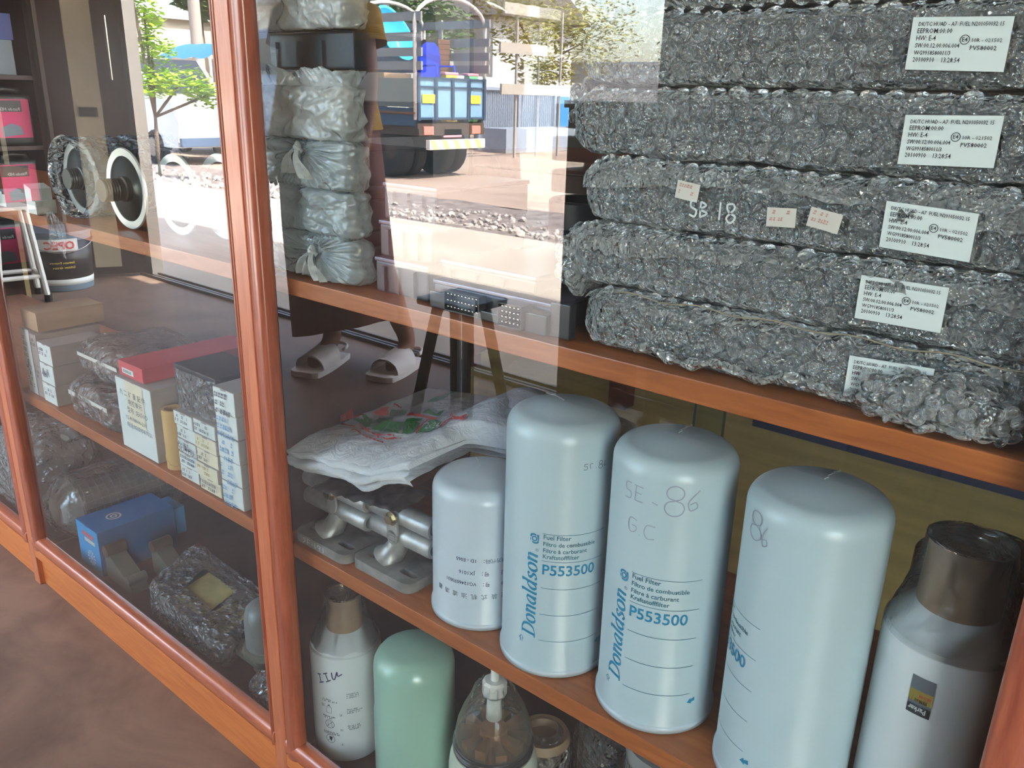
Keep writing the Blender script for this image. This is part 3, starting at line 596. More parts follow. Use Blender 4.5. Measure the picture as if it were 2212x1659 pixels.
def bracket(label, ox, oy, cover, chalk):
    t = thing('cast_bracket', label, 'bracket', (ox, oy, Z2), 'cast metal brackets'); o = Vector((ox, oy, Z2))
    plate_mesh(rrect(0, .037, .098, .072, .012), [rrect(-.024, .020, .026, .009, .0044), rrect(.030, .020, .026, .009, .0044), rrect(-.028, .058, .022, .009, .0044), rrect(.028, .058, .022, .009, .0044)], 0.0, .0125, o).build('base_plate', 'cast_plate', t, auto=30)
    m = MB(); m.tube([o + Vector(p) for p in ((-.012, .030, .0125), (-.010, .031, .017), (-.003, .034, .030), (.0, .036, .042))], [.021, .0145, .0125, .0125], 18); m.build('stem', 'cast_alu', t, auto=50)
    for zz, nm in ((.0455, 'lower_pipe'), (.0705, 'upper_pipe')):
        m = MB(); m.lathe([(.0075, -.060), (.0105, -.060), (.0118, -.058), (.0118, .052), (.0108, .055), (.0075, .055), (.0075, -.060)], o + Vector((0, .037, zz)), 'X', 24); m.build(nm, 'cast_alu', t, auto=40)
    m = MB(); m.prism([(.0085 * math.cos(a) * (1.0 if math.sin(a) > 0 else 1.05), .058 + (.020 if math.sin(a) > 0 else -.014) * abs(math.sin(a)) ** .8 * (1 if math.sin(a) > 0 else 1)) for a in [2 * PI * k / 22 for k in range(22)]], 0, .003, Matrix.Translation(o + Vector((0, .0255, 0))) @ Matrix.Rotation(PI / 2, 4, 'X')); cl = m.build('clamp_cover', 'cast_alu', t, auto=40)
    m = MB(); m.cyl(o + Vector((0, .0245, .0705)), o + Vector((0, .0215, .0705)), .0085, 20); m.cyl(o + Vector((0, .0215, .0705)), o + Vector((0, .0165, .0705)), .0058, 6); m.build('bolt', 'bolt', t, auto=30)
    if cover:
        m = MB(); m.cyl(o + Vector((0, .0250, .046)), o + Vector((0, .0225, .046)), .0088, 24)
        for k in range(4): m.box(o.x - .005, o.x + .005, o.y + .0215, o.y + .0228, o.z + .0415 + .003 * k, o.z + .0428 + .003 * k)
        m.build('grille_cover', 'cast_plate', t, auto=40)
    if chalk: onplane(chalk, o + Vector((-.030, .001, .002)), (1, 0, 0), (0, 0, 1), .0004).build('chalk_writing', 'chalk', t)
ch = fit2d(strokes2d([[(5, 10), (1, 9), (4, 5), (0, 0)], [(8, 0), (8, 10), (13, 10)], [(8, 5), (12, 5)], [(15, 4), (17, 4)], [(21, 10), (21, 0)], [(30, 9), (26, 9), (26, 5), (30, 5), (30, 9), (29, 0)], [(35, 10), (35, 0)]], 1.1), .040, .0085)
bracket('cast aluminium bracket with chalk writing on its base plate, nearer the post', -.737, .036, False, ch)
bracket('cast aluminium bracket with ribbed round cover, beside the short oil filter', -.637, .043, True, None)

# ------------------------------------------------------------------ pack of white printed carrier bags
film('bag_white', 0.93, (0.90, 0.92, 0.94, 1), 0.45, 0.3, 50, 0.7, 0.1, 0.25, 18, 0.006)
BX0, BX1, BY0, BY1 = -.793, -.44, .040, .280
def bxr(y): q = min(1, max(0, (y - .125) / .05)); return -.580 + .135 * q * q * (3 - 2 * q)
def sst(a, b, t): q = min(1, max(0, (t - a) / (b - a))); return q * q * (3 - 2 * q)
def bag_bot(x, y):
    u = (x - BX0) / (-.58 - BX0); v = (y - BY0) / (BY1 - BY0)
    return .4815 + .014 * sst(0, .55, u) + .030 * sst(.6, 1.0, u) + .006 * v
def bag_top(x, y):
    u = (x - BX0) / (bxr(y) - BX0); v = (y - BY0) / (BY1 - BY0)
    e = max(0, min(1, u / .10, (1 - u) / .12, v / .16, (1 - v) / .15)); e = math.sin(e * PI / 2) ** .6
    return bag_bot(x, y) + .020 + (.012 + .016 * min(1, v * 1.6) + .006 * fbm(x * 9, y * 9, 1) + .0022 * fbm(x * 40, y * 40, 2)) * e
t = thing('carrier_bag_pack', 'pack of white plastic carrier bags with green and red print, on the brackets', 'bag', (-.65, .15, .484))
m = MB()
def bag_xy(u, v, dx=0.0, dy=0.0): y = BY0 + (BY1 - BY0) * v; return BX0 + dx + (bxr(y) - BX0 - dx) * u, y + dy
m.grid(lambda u, v: (*bag_xy(u, v), bag_top(*bag_xy(u, v))), 80, 60)
m.build('top_bag', 'bag_white', t, True)
for k in range(3):
    m = MB(); a = k / 3; dy = (.004, -.003, .002)[k]; dx = (-.006, .003, -.001)[k]
    def f(u, v, a=a, dy=dy, dx=dx, k=k):
        x, y = bag_xy(u, min(1, max(0, (v - .06) / .94)), dx, dy); q = min(1, v / .06)
        lo = bag_bot(x, y); th = .024
        z = lo + th * a + .0085 * (1 - (1 - q) ** 2) + .0022 * fbm(x * 35, y * 30, k) + .0015 * math.sin(x * 70 + k * 2)
        return (x, y - .005 * math.sin(q * PI) * (q < 1) + .004 * fbm(x * 25, k, 4), z)
    m.grid(f, 70, 26); m.build('folded_bag', 'bag_white', t, True)
# print on the top bag, read off where it lies
def cam_ray(px, py):
    d = Vector((px - 1106, py - 829.5, FOC)); return Vector((sum(_r[i][j] * d[j] for j in range(3)) for i in range(3)))
def on_bag(px, py):
    d = cam_ray(px, py); lo, hi = .3, 1.6; d = d / d.length
    for k in range(200):
        s_ = .45 + .9 * k / 199; p = CAM + d * s_
        if BX0 <= p.x <= bxr(p.y) and BY0 <= p.y <= BY1 and p.z < bag_top(p.x, p.y): break
    return Vector((p.x, p.y, bag_top(p.x, p.y) + .0022))
def bag_print(nm, mat, polys=(), strokes=(), w_=14):
    mb = MB(); q = lambda p: on_bag(720 + p[0] / 7.373, 840 + p[1] / 7.373)
    for poly in polys:
        bm = bmesh.new(); vs = [bm.verts.new((a, b, 0)) for a, b in poly]; bm.faces.new(vs); bmesh.ops.triangulate(bm, faces=bm.faces); bmesh.ops.subdivide_edges(bm, edges=bm.edges, cuts=2, use_grid_fill=True); bmesh.ops.triangulate(bm, faces=bm.faces)
        bm.verts.index_update(); mb.add([q(v.co) for v in bm.verts], [tuple(v.index for v in f.verts) for f in bm.faces]); bm.free()
    if strokes:
        v, f = strokes2d(strokes, w_); mb.add([q(p) for p in v], f)
    return mb.build(nm, mat, t)
bag_print('green_print', 'ink_green', [[(310, 515), (420, 575), (500, 640), (590, 650), (600, 590), (500, 540), (430, 505), (345, 500)], [(455, 455), (510, 450), (660, 545), (740, 490), (800, 490), (770, 560), (600, 590), (500, 540)], [(800, 490), (960, 490), (930, 560), (760, 715), (600, 665), (640, 640), (760, 610), (740, 570)],
    [(930, 565), (1140, 570), (1100, 640), (1060, 640), (1000, 620), (945, 700), (985, 705), (1060, 660), (1040, 755), (780, 720)], [(1140, 570), (1180, 500), (1420, 510), (1390, 550), (1300, 545), (1380, 590), (1320, 650), (1210, 750), (1090, 755), (1200, 630)], [(880, 460), (920, 380), (1130, 370), (1170, 400), (1130, 465)],
    [(1420, 430), (1450, 380), (1530, 345), (1520, 390), (1560, 430), (1640, 425), (1740, 380), (1780, 380), (1690, 470)], [(1340, 735), (1400, 640), (1520, 550), (1640, 530), (1730, 560), (1650, 650), (1500, 720)], [(1490, 250), (1700, 130), (1880, 100), (1820, 160), (1650, 230)]])
bag_print('red_print', 'ink_red', [[(640, 420), (780, 340), (900, 320), (860, 360), (760, 420), (840, 430), (880, 390), (870, 460), (700, 460)], [(1160, 460), (1230, 400), (1300, 440), (1660, 500), (1650, 522), (1450, 490)]],
    [[(1320, 740), (1400, 620), (1520, 530), (1650, 522)], [(1700, 620), (1830, 520), (1900, 505), (2060, 520), (2060, 590)], [(1890, 420), (1880, 470), (2040, 490), (2130, 440)], [(960, 275), (1010, 290), (1090, 340)]], 26)
bag_print('red_script', 'ink_red', [], [[(120, 590), (300, 620), (500, 690), (700, 760), (970, 780)], [(290, 680), (350, 680), (440, 740)], [(470, 770), (620, 830), (800, 885)], [(700, 800), (850, 830), (1080, 820)], [(60, 560), (200, 520), (440, 440), (460, 450), (250, 510)], [(400, 600), (470, 640), (600, 700)]], 18)
v, f = text2d('12x24', 1, .25); v, f = fit2d((v, f), 260, 95); mb = MB(); mb.add([on_bag(720 + (1408 + a + .30 * b) / 7.373, 840 + (675 - b - a * .03) / 7.373) + Vector((0, 0, .0008)) for a, b in v], f); mb.build('size_print', 'paper', t)
# crumpled dark film under the bags
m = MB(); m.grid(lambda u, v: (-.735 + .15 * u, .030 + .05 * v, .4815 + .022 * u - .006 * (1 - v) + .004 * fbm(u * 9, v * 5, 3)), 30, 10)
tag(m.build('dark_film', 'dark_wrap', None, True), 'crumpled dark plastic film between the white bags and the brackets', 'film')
# ================================================================== UPPER SHELF, RIGHT BAY
film('bubble', 0.13, (0.88, 0.93, 0.94, 1), 2.0, 0.05, 130, 0.8, 1.15, 0.25, 90, 0.006, fb=.50)
film('bubble_sheet', 0.22, (0.76, 0.84, 0.86, 1), 1.8, 0.09, 90, 0.9, 0.6, 0.25, 30, 0.008, fb=.46, voro=130)
film('bubble_milky', 0.34, (0.86, 0.90, 0.89, 1), 1.8, 0.10, 90, 0.9, 0.7, 0.4, 24, 0.008, fb=.46, voro=130)
flat('ecu_dark', 46, 60, 70, .45, .3, bump=.1, bscale=200); flat('ecu_grey', 66, 66, 74, .4, .4, col2=srgb(56, 56, 64), nscale=12); flat('ecu_lid', 92, 90, 104, .3, .5)
flat('connector', 44, 46, 50, .35); flat('pin', 205, 208, 206, .2, 1.0); flat('label_white', 214, 222, 220, .5); flat('label_pink', 206, 200, 190, .5); flat('black_plastic', 24, 25, 27, .4)
flat('card_faded', 190, 140, 130, .6); flat('board_tan', 150, 140, 118, .6)
class Bub:
    def __init__(s): s.mb = MB()
    def dome(s, p, n, r, h, rs, seg=12):
        q = n.to_track_quat('Z', 'Y').to_matrix(); a0 = rs.random() * 6; k = rs.uniform(.85, 1.1); dn = rs.uniform(-.25, .15); tx, ty = rs.uniform(-.2, .2), rs.uniform(-.2, .2)
        rings = [(1.0, -.02), (.98, .34), (.86, .68), (.62, .90), (.30, 1.0 + dn * .5)]
        vs = [p + q @ Vector((r * k * a * math.cos(a0 + 2 * PI * t / seg), r * k * a * math.sin(a0 + 2 * PI * t / seg), h * z * (1 + tx * a * math.cos(a0 + 2 * PI * t / seg) + ty * a * math.sin(a0 + 2 * PI * t / seg)))) for a, z in rings for t in range(seg)] + [p + n * h * (.98 + dn)]
        fs = [(i * seg + t, i * seg + (t + 1) % seg, (i + 1) * seg + (t + 1) % seg, (i + 1) * seg + t) for i in range(4) for t in range(seg)] + [(4 * seg + t, 4 * seg + (t + 1) % seg, 5 * seg) for t in range(seg)]
        s.mb.add(vs, fs)
def surf_normal(P, u, v, du, dv, flip=1):
    a = P(u + du, v) - P(u - du, v); b = P(u, v + dv) - P(u, v - dv); n = a.cross(b) * flip
    return n.normalized() if n.length > 1e-12 else Vector((0, -1, 0))
def pack_surface(x0, x1, yf, yb, z0, z1, rr, seed, off=0.0, amp=.0022):
    H = z1 - z0; zc = (z0 + z1) / 2; arc = rr * PI / 2
    segs = [yb - yf - rr, arc, H - 2 * rr, arc, .05]; T = sum(segs)
    def P(x, s):
        e = min(1.0, max(0.0, (x - x0) / .030)); f = math.sqrt(max(0.0, 1 - (1 - e) ** 2)); f = .18 + .82 * f
        t = s
        if t < segs[0]: y, z, ny, nz = yb - t, z1, 0, 1
        elif t < segs[0] + arc: a = (t - segs[0]) / rr; ny, nz = -math.sin(a), math.cos(a); y, z = yf + rr + rr * ny, z1 - rr + rr * nz
        elif t < segs[0] + arc + segs[2]: y, z, ny, nz = yf, z1 - rr - (t - segs[0] - arc), -1, 0
        elif t < T - segs[4]: a = (t - segs[0] - arc - segs[2]) / rr; ny, nz = -math.cos(a), -math.sin(a); y, z = yf + rr + rr * ny, z0 + rr + rr * nz
        else: y, z, ny, nz = yf + rr + (t - T + segs[4]), z0, 0, -1
        d = off + amp * fbm(x * 22, s * 26, seed, 2) + .0009 * fbm(x * 120, s * 120, seed + 5, 2)
        return Vector((x, y + ny * d + (1 - f) * .02, zc + (z + nz * d - zc) * f))
    return P, T, segs
def hex_bubbles(B, P, xa, xb, sa, sb, pitch, seed, flip=1, keep=1.0, r=.0062, h=.0040, skip=None):
    rs = random.Random(seed); row = pitch * .87; j = 0; s = sa + row / 2
    while s < sb:
        x = xa + pitch / 2 + (pitch / 2 if j % 2 else 0)
        while x < xb:
            if rs.random() < keep:
                xx, ss = x + rs.uniform(-.0006, .0006), s + rs.uniform(-.0005, .0005)
                if skip is None or not skip(xx, ss):
                    p = P(xx, ss); n = surf_normal(P, xx, ss, .0015, .0015, flip); B.dome(p, n, r * rs.uniform(.93, 1.05), h * rs.uniform(.8, 1.15), rs)
            x += pitch
        s += row; j += 1
GW = 'control units in bubble wrap'
packs = [(-.384, -.048, .0475), (-.400, -.040, .0480), (-.390, -.036, .0470), (-.404, -.036, .0470), (-.400, -.036, .0480), (-.398, -.036, .0480)]
plabs = ['bubble-wrapped control unit lowest in its stack, its label half under crumpled wrap', 'bubble-wrapped control unit second from the shelf, with one clear white label', 'bubble-wrapped control unit third from the shelf, with chalked SB-18 and small stickers', 'bubble-wrapped control unit fourth from the shelf, its label partly under milky wrap', 'bubble-wrapped control unit fifth from the shelf, with fully visible label', 'bubble-wrapped control unit on top of the stack, cut off by the frame']
lab_x = [-.163, -.1640, -.1560, -.1535, -.1585, None]
LABT = ('DK/TC HUAD - A7  FUEL N201050032 15', 'EEPROM:00.00', 'HW: E-4', 'SW:00.12.00.006.004', 'WG9918580011/3', '20100910    13:28:54')
HP = .0500
for i, (xa, xb, yf) in enumerate(packs):
    z0 = Z1 + .0012 + HP * i; z1 = z0 + HP - .0038
    t = thing('wrapped_control_unit', plabs[i], 'control unit', ((xa + xb) / 2, .15, z0), GW)
    MB().box(xa + .022, xb - .006, yf + .006, .262, z0 + .004, z1 - .004, bev=.004).build('housing', 'ecu_dark', t)
    P, T, sg = pack_surface(xa, xb, yf, .268, z0 - .0002, z1 + .0008, .0085, i * 3.1)
    sm = MB(); sm.grid(lambda u, v: P(xa + (xb - xa) * u, T * v), 110, 60); wrap = sm.build('bubble_wrap', 'bubble_sheet', t, True)
    lx = lab_x[i]
    s_front0 = sg[0]
    skip = None
    if lx is not None:
        zt = z1 - .006; s_lab = (s_front0 + .006, T - .05)
        skip = lambda x, s, lx=lx, a=s_front0: lx - .003 < x < lx + .053 and a + .010 < s < a + .046
    B = Bub(); hex_bubbles(B, P, xa + .004, xb - .002, max(0, sg[0] - (.075 if i < 5 else .18)), T - .053, .0143, i + 11, 1, .985, skip=skip)
    B.mb.build('bubbles', 'bubble', wrap, True)
    if lx is not None:
        zb_, zt_ = z0 + .0085 + (0.002 if i in (1, 4) else -.001), z0 + .0365 + (0.002 if i in (1, 4) else -.001)
        yl = yf - .0032; tl = .0012 * ((i * 7) % 5 - 2)
        lb = MB(); lb.add([(lx, yl, zb_), (lx + .0515, yl - .0003, zb_ - tl), (lx + .0515, yl - .0003, zt_ - tl), (lx, yl, zt_), (lx, yl + .0005, zb_), (lx + .0515, yl + .0005, zb_ - tl), (lx + .0515, yl + .0005, zt_ - tl), (lx, yl + .0005, zt_)], [(0, 1, 2, 3), (7, 6, 5, 4), (0, 4, 5, 1), (1, 5, 6, 2), (2, 6, 7, 3), (3, 7, 4, 0)])
        lo = lb.build('label', 'label_white', t)
        sh = ([], [])
        for k, line in enumerate(LABT):
            v, f = text2d(line, 1, 0, .006, res=1); a, b, _, _ = bbox2(v); w0 = (.0440, .0185, .0105, .0235, .0195, .0250)[k]
            s_ = w0 / (b - a); sh = addm(sh, ([((q[0] - a) * s_ + .0035, q[1] * min(s_ * 1.25, .0042) + .0233 - .0038 * k) for q in v], f))
        sh = joined(sh, ring2d(.0292, .0162, .0024, .0004, 16), fit2d(text2d('E4', 1, 0, .01, res=1), None, .0022, .0278, .0152), fit2d(text2d('10R - 021502', 1, 0, 0, res=1), .0150, None, .0330, .0150), fit2d(text2d('PV580002', 1, 0, .006, res=1), .0135, None, .0325, .0108))
        onplane(sh, (lx, yl, zb_), (.0515, -.0003, -tl), (0, 0, 1), .0003).build('label_text', 'ink_black', lo)
    if i in (1, 2, 0):                                     # a second, milky layer folded over the top edge, added to boost its grazing whiteness
        P2, T2, s2 = pack_surface(xa - .004, xb + .002, yf, .268, z0 + .002, z1 - .002, .012, i * 3.1 + 50, .0030, .0035)
        reach = {1: .020, 2: .022, 0: .012}[i]
        fm = MB(); fm.grid(lambda u, v: P2(xa + .004 + (xb - xa - .006) * u, s2[0] - .05 + (.05 + reach + .005 * math.sin(u * 7 + i) + .005 * fbm(u * 9, i, 1) + .003 * fbm(u * 40, i, 2)) * v), 90, 16)
        fo = fm.build('whitening_fold', 'bubble_milky', t, True)
        B = Bub(); hex_bubbles(B, P2, xa + .006, xb - .004, s2[0] - .045, s2[0] + reach - .002, .0143, i + 31, 1, .95); B.mb.build('bubbles', 'bubble', fo, True)
    if i == 2:
        for px_, pz_, w_, tlt in ((-.3005, .0245, .018, .12), (-.2300, .0120, .020, -.05), (-.2030, .0155, .021, .16)):
            s_o = onplane(rect2d(0, 0, w_, .0125), (px_, yf - .0042, z0 + pz_), (1, 0, -tlt), (tlt, 0, 1), 0); so_ = s_o.build('price_sticker', 'label_pink', t)
            onplane(xf(glyph_lines(.002, .0085, w_ * .7, 2, .0045, .0026, int(px_ * 1000)), 0, 0), (px_, yf - .0042, z0 + pz_), (1, 0, -tlt), (tlt, 0, 1), .0003).build('sticker_text', 'card_faded', so_)
        chalk = fit2d(strokes2d([[(5, 10), (1, 9.5), (1, 6), (5, 4), (4, 0), (0, 1)], [(8, 10), (8, 0)], [(8, 10), (12, 8), (8, 5), (13, 3), (8, 0)], [(16, 1), (17, 1)], [(22, 11), (22, 0)], [(31, 11), (27, 10), (28, 6), (33, 3), (30, -1), (27, 2), (32, 8), (31, 11)]], 1.3), .036, .0145)
        onplane(chalk, (-.2880, yf - .0044, z0 + .0110), (1, 0, -.02), (0, 0, 1), 0).build('chalk_writing', 'chalk', t)
# loose wads of wrap belonging to packages of the stack
def wad(root, c, r, sc3, seed, nb, mat='bubble_milky'):
    c = Vector(c); rs = random.Random(seed)
    def P(u, v):
        th, ph = u * 2 * PI, (v - .5) * PI; d = Vector((math.cos(ph) * math.cos(th), math.cos(ph) * math.sin(th), math.sin(ph)))
        k = r * (1 + .28 * fbm(d.x * 2.2 + seed, d.y * 2.2, d.z * 2.2, 3) + .07 * fbm(d.x * 8 + seed, d.y * 8, d.z * 8, 2)); q = c + Vector((d.x * k * sc3[0], d.y * k * sc3[1], d.z * k * sc3[2])); q.z = max(q.z, Z1 + .0052); return q
    m = MB(); m.grid(P, 48, 26, cu=True); o = m.build('crumpled_wrap', mat, root, True); B = Bub()
    for k in range(nb):
        u, v = rs.random(), .5 + math.asin(rs.uniform(-.98, .98)) / PI; B.dome(P(u, v), surf_normal(P, u, v, .004, .004), .0052, .003, rs, 10)
    B.mb.build('bubbles', 'bubble', o, True)
U = [o for o in COL.objects if o.name.startswith('wrapped_control_unit')]; U.sort(key=lambda o: o.location.z)
wad(U[0], (-.108, .044, .7365), .040, (1.15, .42, .52), 3, 120); wad(U[1], (-.398, .075, .785), .026, (.75, 1.0, 1.05), 5, 70); wad(U[3], (-.404, .09, .905), .024, (.55, 1.1, .9), 8, 50)
m = MB(); m.tube([(-.325 + .255 * k / 40, .0455 - .003 * math.sin(k * .2), .7290 + .003 * math.sin(k * .7) + .004 * (k / 40)) for k in range(41)], [.0038 + .0012 * math.sin(k * 1.7) + .0008 * math.sin(k * 4.1) for k in range(41)], 8); m.build('rolled_wrap_edge', 'bubble_milky', U[0], True)
m = MB(); m.tube([(-.345 + .30 * k / 30, yy, .7712 + .0015 * math.sin(k * 1.1)) for k, yy in ((k, .0420 + .001 * math.sin(k * .9)) for k in range(31))], .0006, 5); m.build('tape_edge', 'board_tan', U[1], True)

# ------------------------------------------------------------------ bare control units
def bare_unit(label, x0, x1, y0, y1, z0, z1, group='unwrapped black control units', conn=False, lid=True, mat='ecu_grey'):
    t = thing('control_unit', label, 'control unit', ((x0 + x1) / 2, (y0 + y1) / 2, z0), group)
    MB().box(x0, x1, y0, y1, z0, z1 - (.004 if lid else 0), bev=.002).build('housing', mat, t)
    if lid:
        MB().box(x0 - .001, x1 + .001, y0 - .001, y1 + .001, z1 - .0042, z1, bev=.0012).build('lid', 'ecu_lid', t)
    m = MB()
    for k in range(3): m.box(x0 + .012 + k * (x1 - x0) * .28, x0 + .016 + k * (x1 - x0) * .28, y0 - .0035, y0, z0 + .002, z1 - .008)
    m.build('ribs', mat, t)
    if conn:
        for cx0, cx1, cz0, cz1, dep, rows in ((-.531, -.487, .7235, .7425, .010, 3), (-.4600, -.4330, .7235, .7445, .016, 4)):
            c = MB(); w_ = .0012
            c.box(cx0, cx1, y0 - dep, y0, cz0, cz0 + w_); c.box(cx0, cx1, y0 - dep, y0, cz1 - w_, cz1); c.box(cx0, cx0 + w_, y0 - dep, y0, cz0, cz1); c.box(cx1 - w_, cx1, y0 - dep, y0, cz0, cz1); c.box(cx0, cx1, y0 - .001, y0, cz0, cz1)
            co = c.build('connector', 'connector', t)
            p = MB()
            for a in range(9 if cx1 - cx0 > .03 else 5):
                for b in range(rows):
                    xx = cx0 + .004 + a * .0044; zz = cz0 + .004 + b * (cz1 - cz0 - .007) / max(1, rows - 1); p.box(xx, xx + .0016, y0 - dep + .001, y0, zz, zz + .0007)
            stuff(p.build('pins', 'pin', co))
        for a, b, c_, d, dep in ((-.5535, -.5330, .7225, .738, .006), (-.486, -.4625, .7225, .731, .009), (-.4325, -.4090, .7225, .7400, .012), (-.4085, -.3880, .7225, .7520, .008)):
            MB().box(a, b, y0 - dep, y0 + .001, c_, d, bev=.001).build('socket_block', 'connector', t)
    return t
for k in range(3):
    bare_unit(('black control unit on the shelf right beside the bagged stack', 'black control unit in the middle beside the bagged stack', 'topmost black control unit beside the bagged stack')[k], -.640 + .003 * k, -.565 + .002 * k, .056 + .004 * k, .20, Z1 + .0005 + .0365 * k, Z1 + .0005 + .0365 * k + .035)
bare_unit('black control unit with pin connectors at the shelf edge', -.553, -.412, .052, .150, Z1 + .0005, .7480, conn=True)
bare_unit('control unit with broad grey lid lying on the connector unit', -.555, -.440, .064, .150, .7485, .7650, mat='black_plastic')
bare_unit('black control unit at the back under the round canister', -.555, -.410, .160, .30, Z1 + .0005, .7600)
# round canister
t = thing('canister', 'round black open canister standing on the black control unit', 'canister', (-.485, .215, .7605))
MB().lathe([(0, 0), (.038, 0), (.040, .002), (.040, .026), (.047, .029), (.0475, .054), (.045, .056), (.040, .0555), (.038, .030), (0, .030)], (-.485, .215, .7605), n=48).build('body', 'black_plastic', t, auto=35)

# ------------------------------------------------------------------ control units in tied plastic bags
film('bag_grey', 0.52, (0.74, 0.85, 0.86, 1), 1.0, 0.22, 70, 0.8, 0.25, 0.7, 20, 0.0045, fb=.40, voro=60, stretch=(.55, 1, 1.2))
film('bag_pale', 0.66, (0.86, 0.91, 0.89, 1), 1.0, 0.22, 55, 0.8, 0.2, 0.6, 18, 0.0045, fb=.38, voro=52, stretch=(.7, 1, 1))
def sp(v, e): return math.copysign(abs(v) ** e, v)
def ridge(x, y, z): return 1 - abs(noise.noise(Vector((x, y, z)))) * 2
def bagged(label, xc, w_, zlo, zhi, seed, mat, knot=None, puff=0.0, box=True, yf=.047):
    t = thing('bagged_control_unit', label, 'control unit', (xc, .15, zlo), 'control units in tied plastic bags')
    d = .026; yc = yf + d / 2; h = zhi - zlo; rc = .007
    if box: MB().box(xc - w_ / 2 + .010, xc + w_ / 2 - .006, yf + .012, yf + .125, zlo + .004, zhi - .008 - puff, bev=.003).build('housing', 'ecu_dark', t)
    def ring(u, ins):
        w2, d2, r = w_ / 2 - ins, d / 2 - ins, max(.0015, rc - ins); a_, b_ = 2 * (w2 - r), 2 * (d2 - r); q = r * PI / 2; s_ = (u % 1.0) * (2 * a_ + 2 * b_ + 4 * q)
        for L_, kind in ((a_, 0), (q, 1), (b_, 2), (q, 3), (a_, 4), (q, 5), (b_, 6), (q, 7)):
            if s_ <= L_ or kind == 7: break
            s_ -= L_
        if kind == 0: return xc - w2 + r + s_, yc - d2, 0, -1
        if kind == 2: return xc + w2, yc - d2 + r + s_, 1, 0
        if kind == 4: return xc + w2 - r - s_, yc + d2, 0, 1
        if kind == 6: return xc - w2, yc + d2 - r - s_, -1, 0
        cx, cy_, a0 = {1: (w2 - r, -d2 + r, -PI / 2), 3: (w2 - r, d2 - r, 0), 5: (-w2 + r, d2 - r, PI / 2), 7: (-w2 + r, -d2 + r, PI)}[kind]; a1 = a0 + min(1, s_ / q) * PI / 2
        return xc + cx + r * math.cos(a1), yc + cy_ + r * math.sin(a1), math.cos(a1), math.sin(a1)
    def P(u, v):
        if v < .12: ins = .007 + max(.001, d / 2 - .003 - .007) * (1 - v / .12); z = zlo; nz = -1
        elif v > .82: ins = .007 + max(.001, d / 2 - .003 - .007) * (v - .82) / .18; z = zhi - puff * .6; nz = 1
        else:
            k = (v - .12) / .70; z = zlo + (h - puff * .6) * k; e = min(z - zlo, zhi - puff * .6 - z); ins = .007 - math.sqrt(max(0, .007 ** 2 - max(0, .007 - e) ** 2)); nz = 0
        x, y, nx, ny = ring(u, ins); w1 = fbm(x * 9 + seed, y * 9, z * 12)
        a = .0032 * ridge(x * 11 + seed + w1, y * 11, z * 48 + x * 22 + w1 * 1.5) + .0022 * ridge(x * 34 - z * 40 + w1, y * 34 + seed, z * 62) + .0010 * ridge(x * 90, y * 90, z * 120 + seed)
        if nz > 0: a += puff * .55 * (ridge(x * 16 + seed, y * 16, seed) + .35 * ridge(x * 45, y * 45, seed) + .5)
        if knot and ny < -.5 and nz == 0:
            ex, ez = x - knot[0], z - knot[1]; dd = math.hypot(ex, ez); an = math.atan2(ez, ex)
            a = a * (1 - .7 * math.exp(-dd / .05)) + .0042 * (math.cos(an * 17 + 2.0 * math.sin(an * 3)) ** 2) * math.exp(-((dd - .022) / .040) ** 2) - .002 * math.exp(-(dd / .010) ** 2)
        q = Vector((x + nx * a, y + ny * a, z + nz * a)); q.z = max(q.z, zlo + .0004); q.y = max(q.y, .0325); return q
    m = MB(); m.grid(P, 300, 84, cu=True); bag = m.build('plastic_bag', mat, t, True)
    if knot:
        kx, kz = knot; y = yf - .004; kb = MB()
        kb.ball((kx, y - .003, kz), .0052, 8, (.8, .8, 1.5)); kb.tube([(kx - .006, y, kz + .004), (kx, y - .006, kz + .001), (kx + .006, y - .002, kz - .004)], .003, 8)
        kb.build('knot', 'bag_pale', bag, True)
        for sx, ln in ((-1, .026), (1, .030)):
            tb = MB(); tb.grid(lambda u, v: (kx + sx * (.002 + .013 * v ** 1.2) + (u - .5) * (.004 + .013 * math.sin(v * 2.2)), max(.0205, y - .005 - .004 * math.sin(v * 3) + .0035 * math.sin(u * 9 + v * 5)), kz - ln * v + .004 * math.sin(v * 3)), 12, 12)
            tb.build('bag_tail', 'bag_pale', bag, True)
    return t
bagged('bagged control unit lowest on the shelf, bag tied in a drooping knot', -.733, .144, Z1 + .0005, .7690, 1.3, 'bag_grey', (-.722, .7530))
bagged('bagged control unit second from the shelf in wrinkled grey bag', -.737, .144, .7705, .8170, 4.1, 'bag_grey')
bagged('bagged control unit with a bow-like knot on its front', -.738, .143, .8175, .8650, 7.7, 'bag_grey', (-.737, .8570))
bagged('bagged control unit with loose puffed pale bag below the bare black box', -.738, .142, .8655, .9280, 9.2, 'bag_pale', None, .016)
t = bare_unit('bare black control unit between the bags high in the stack', -.806, -.670, .062, .16, .9340, .9680, mat='ecu_dark', lid=False)
bagged('bagged control unit on top of the bare black box at the upper edge', -.738, .152, .9690, 1.0200, 12.5, 'bag_pale')
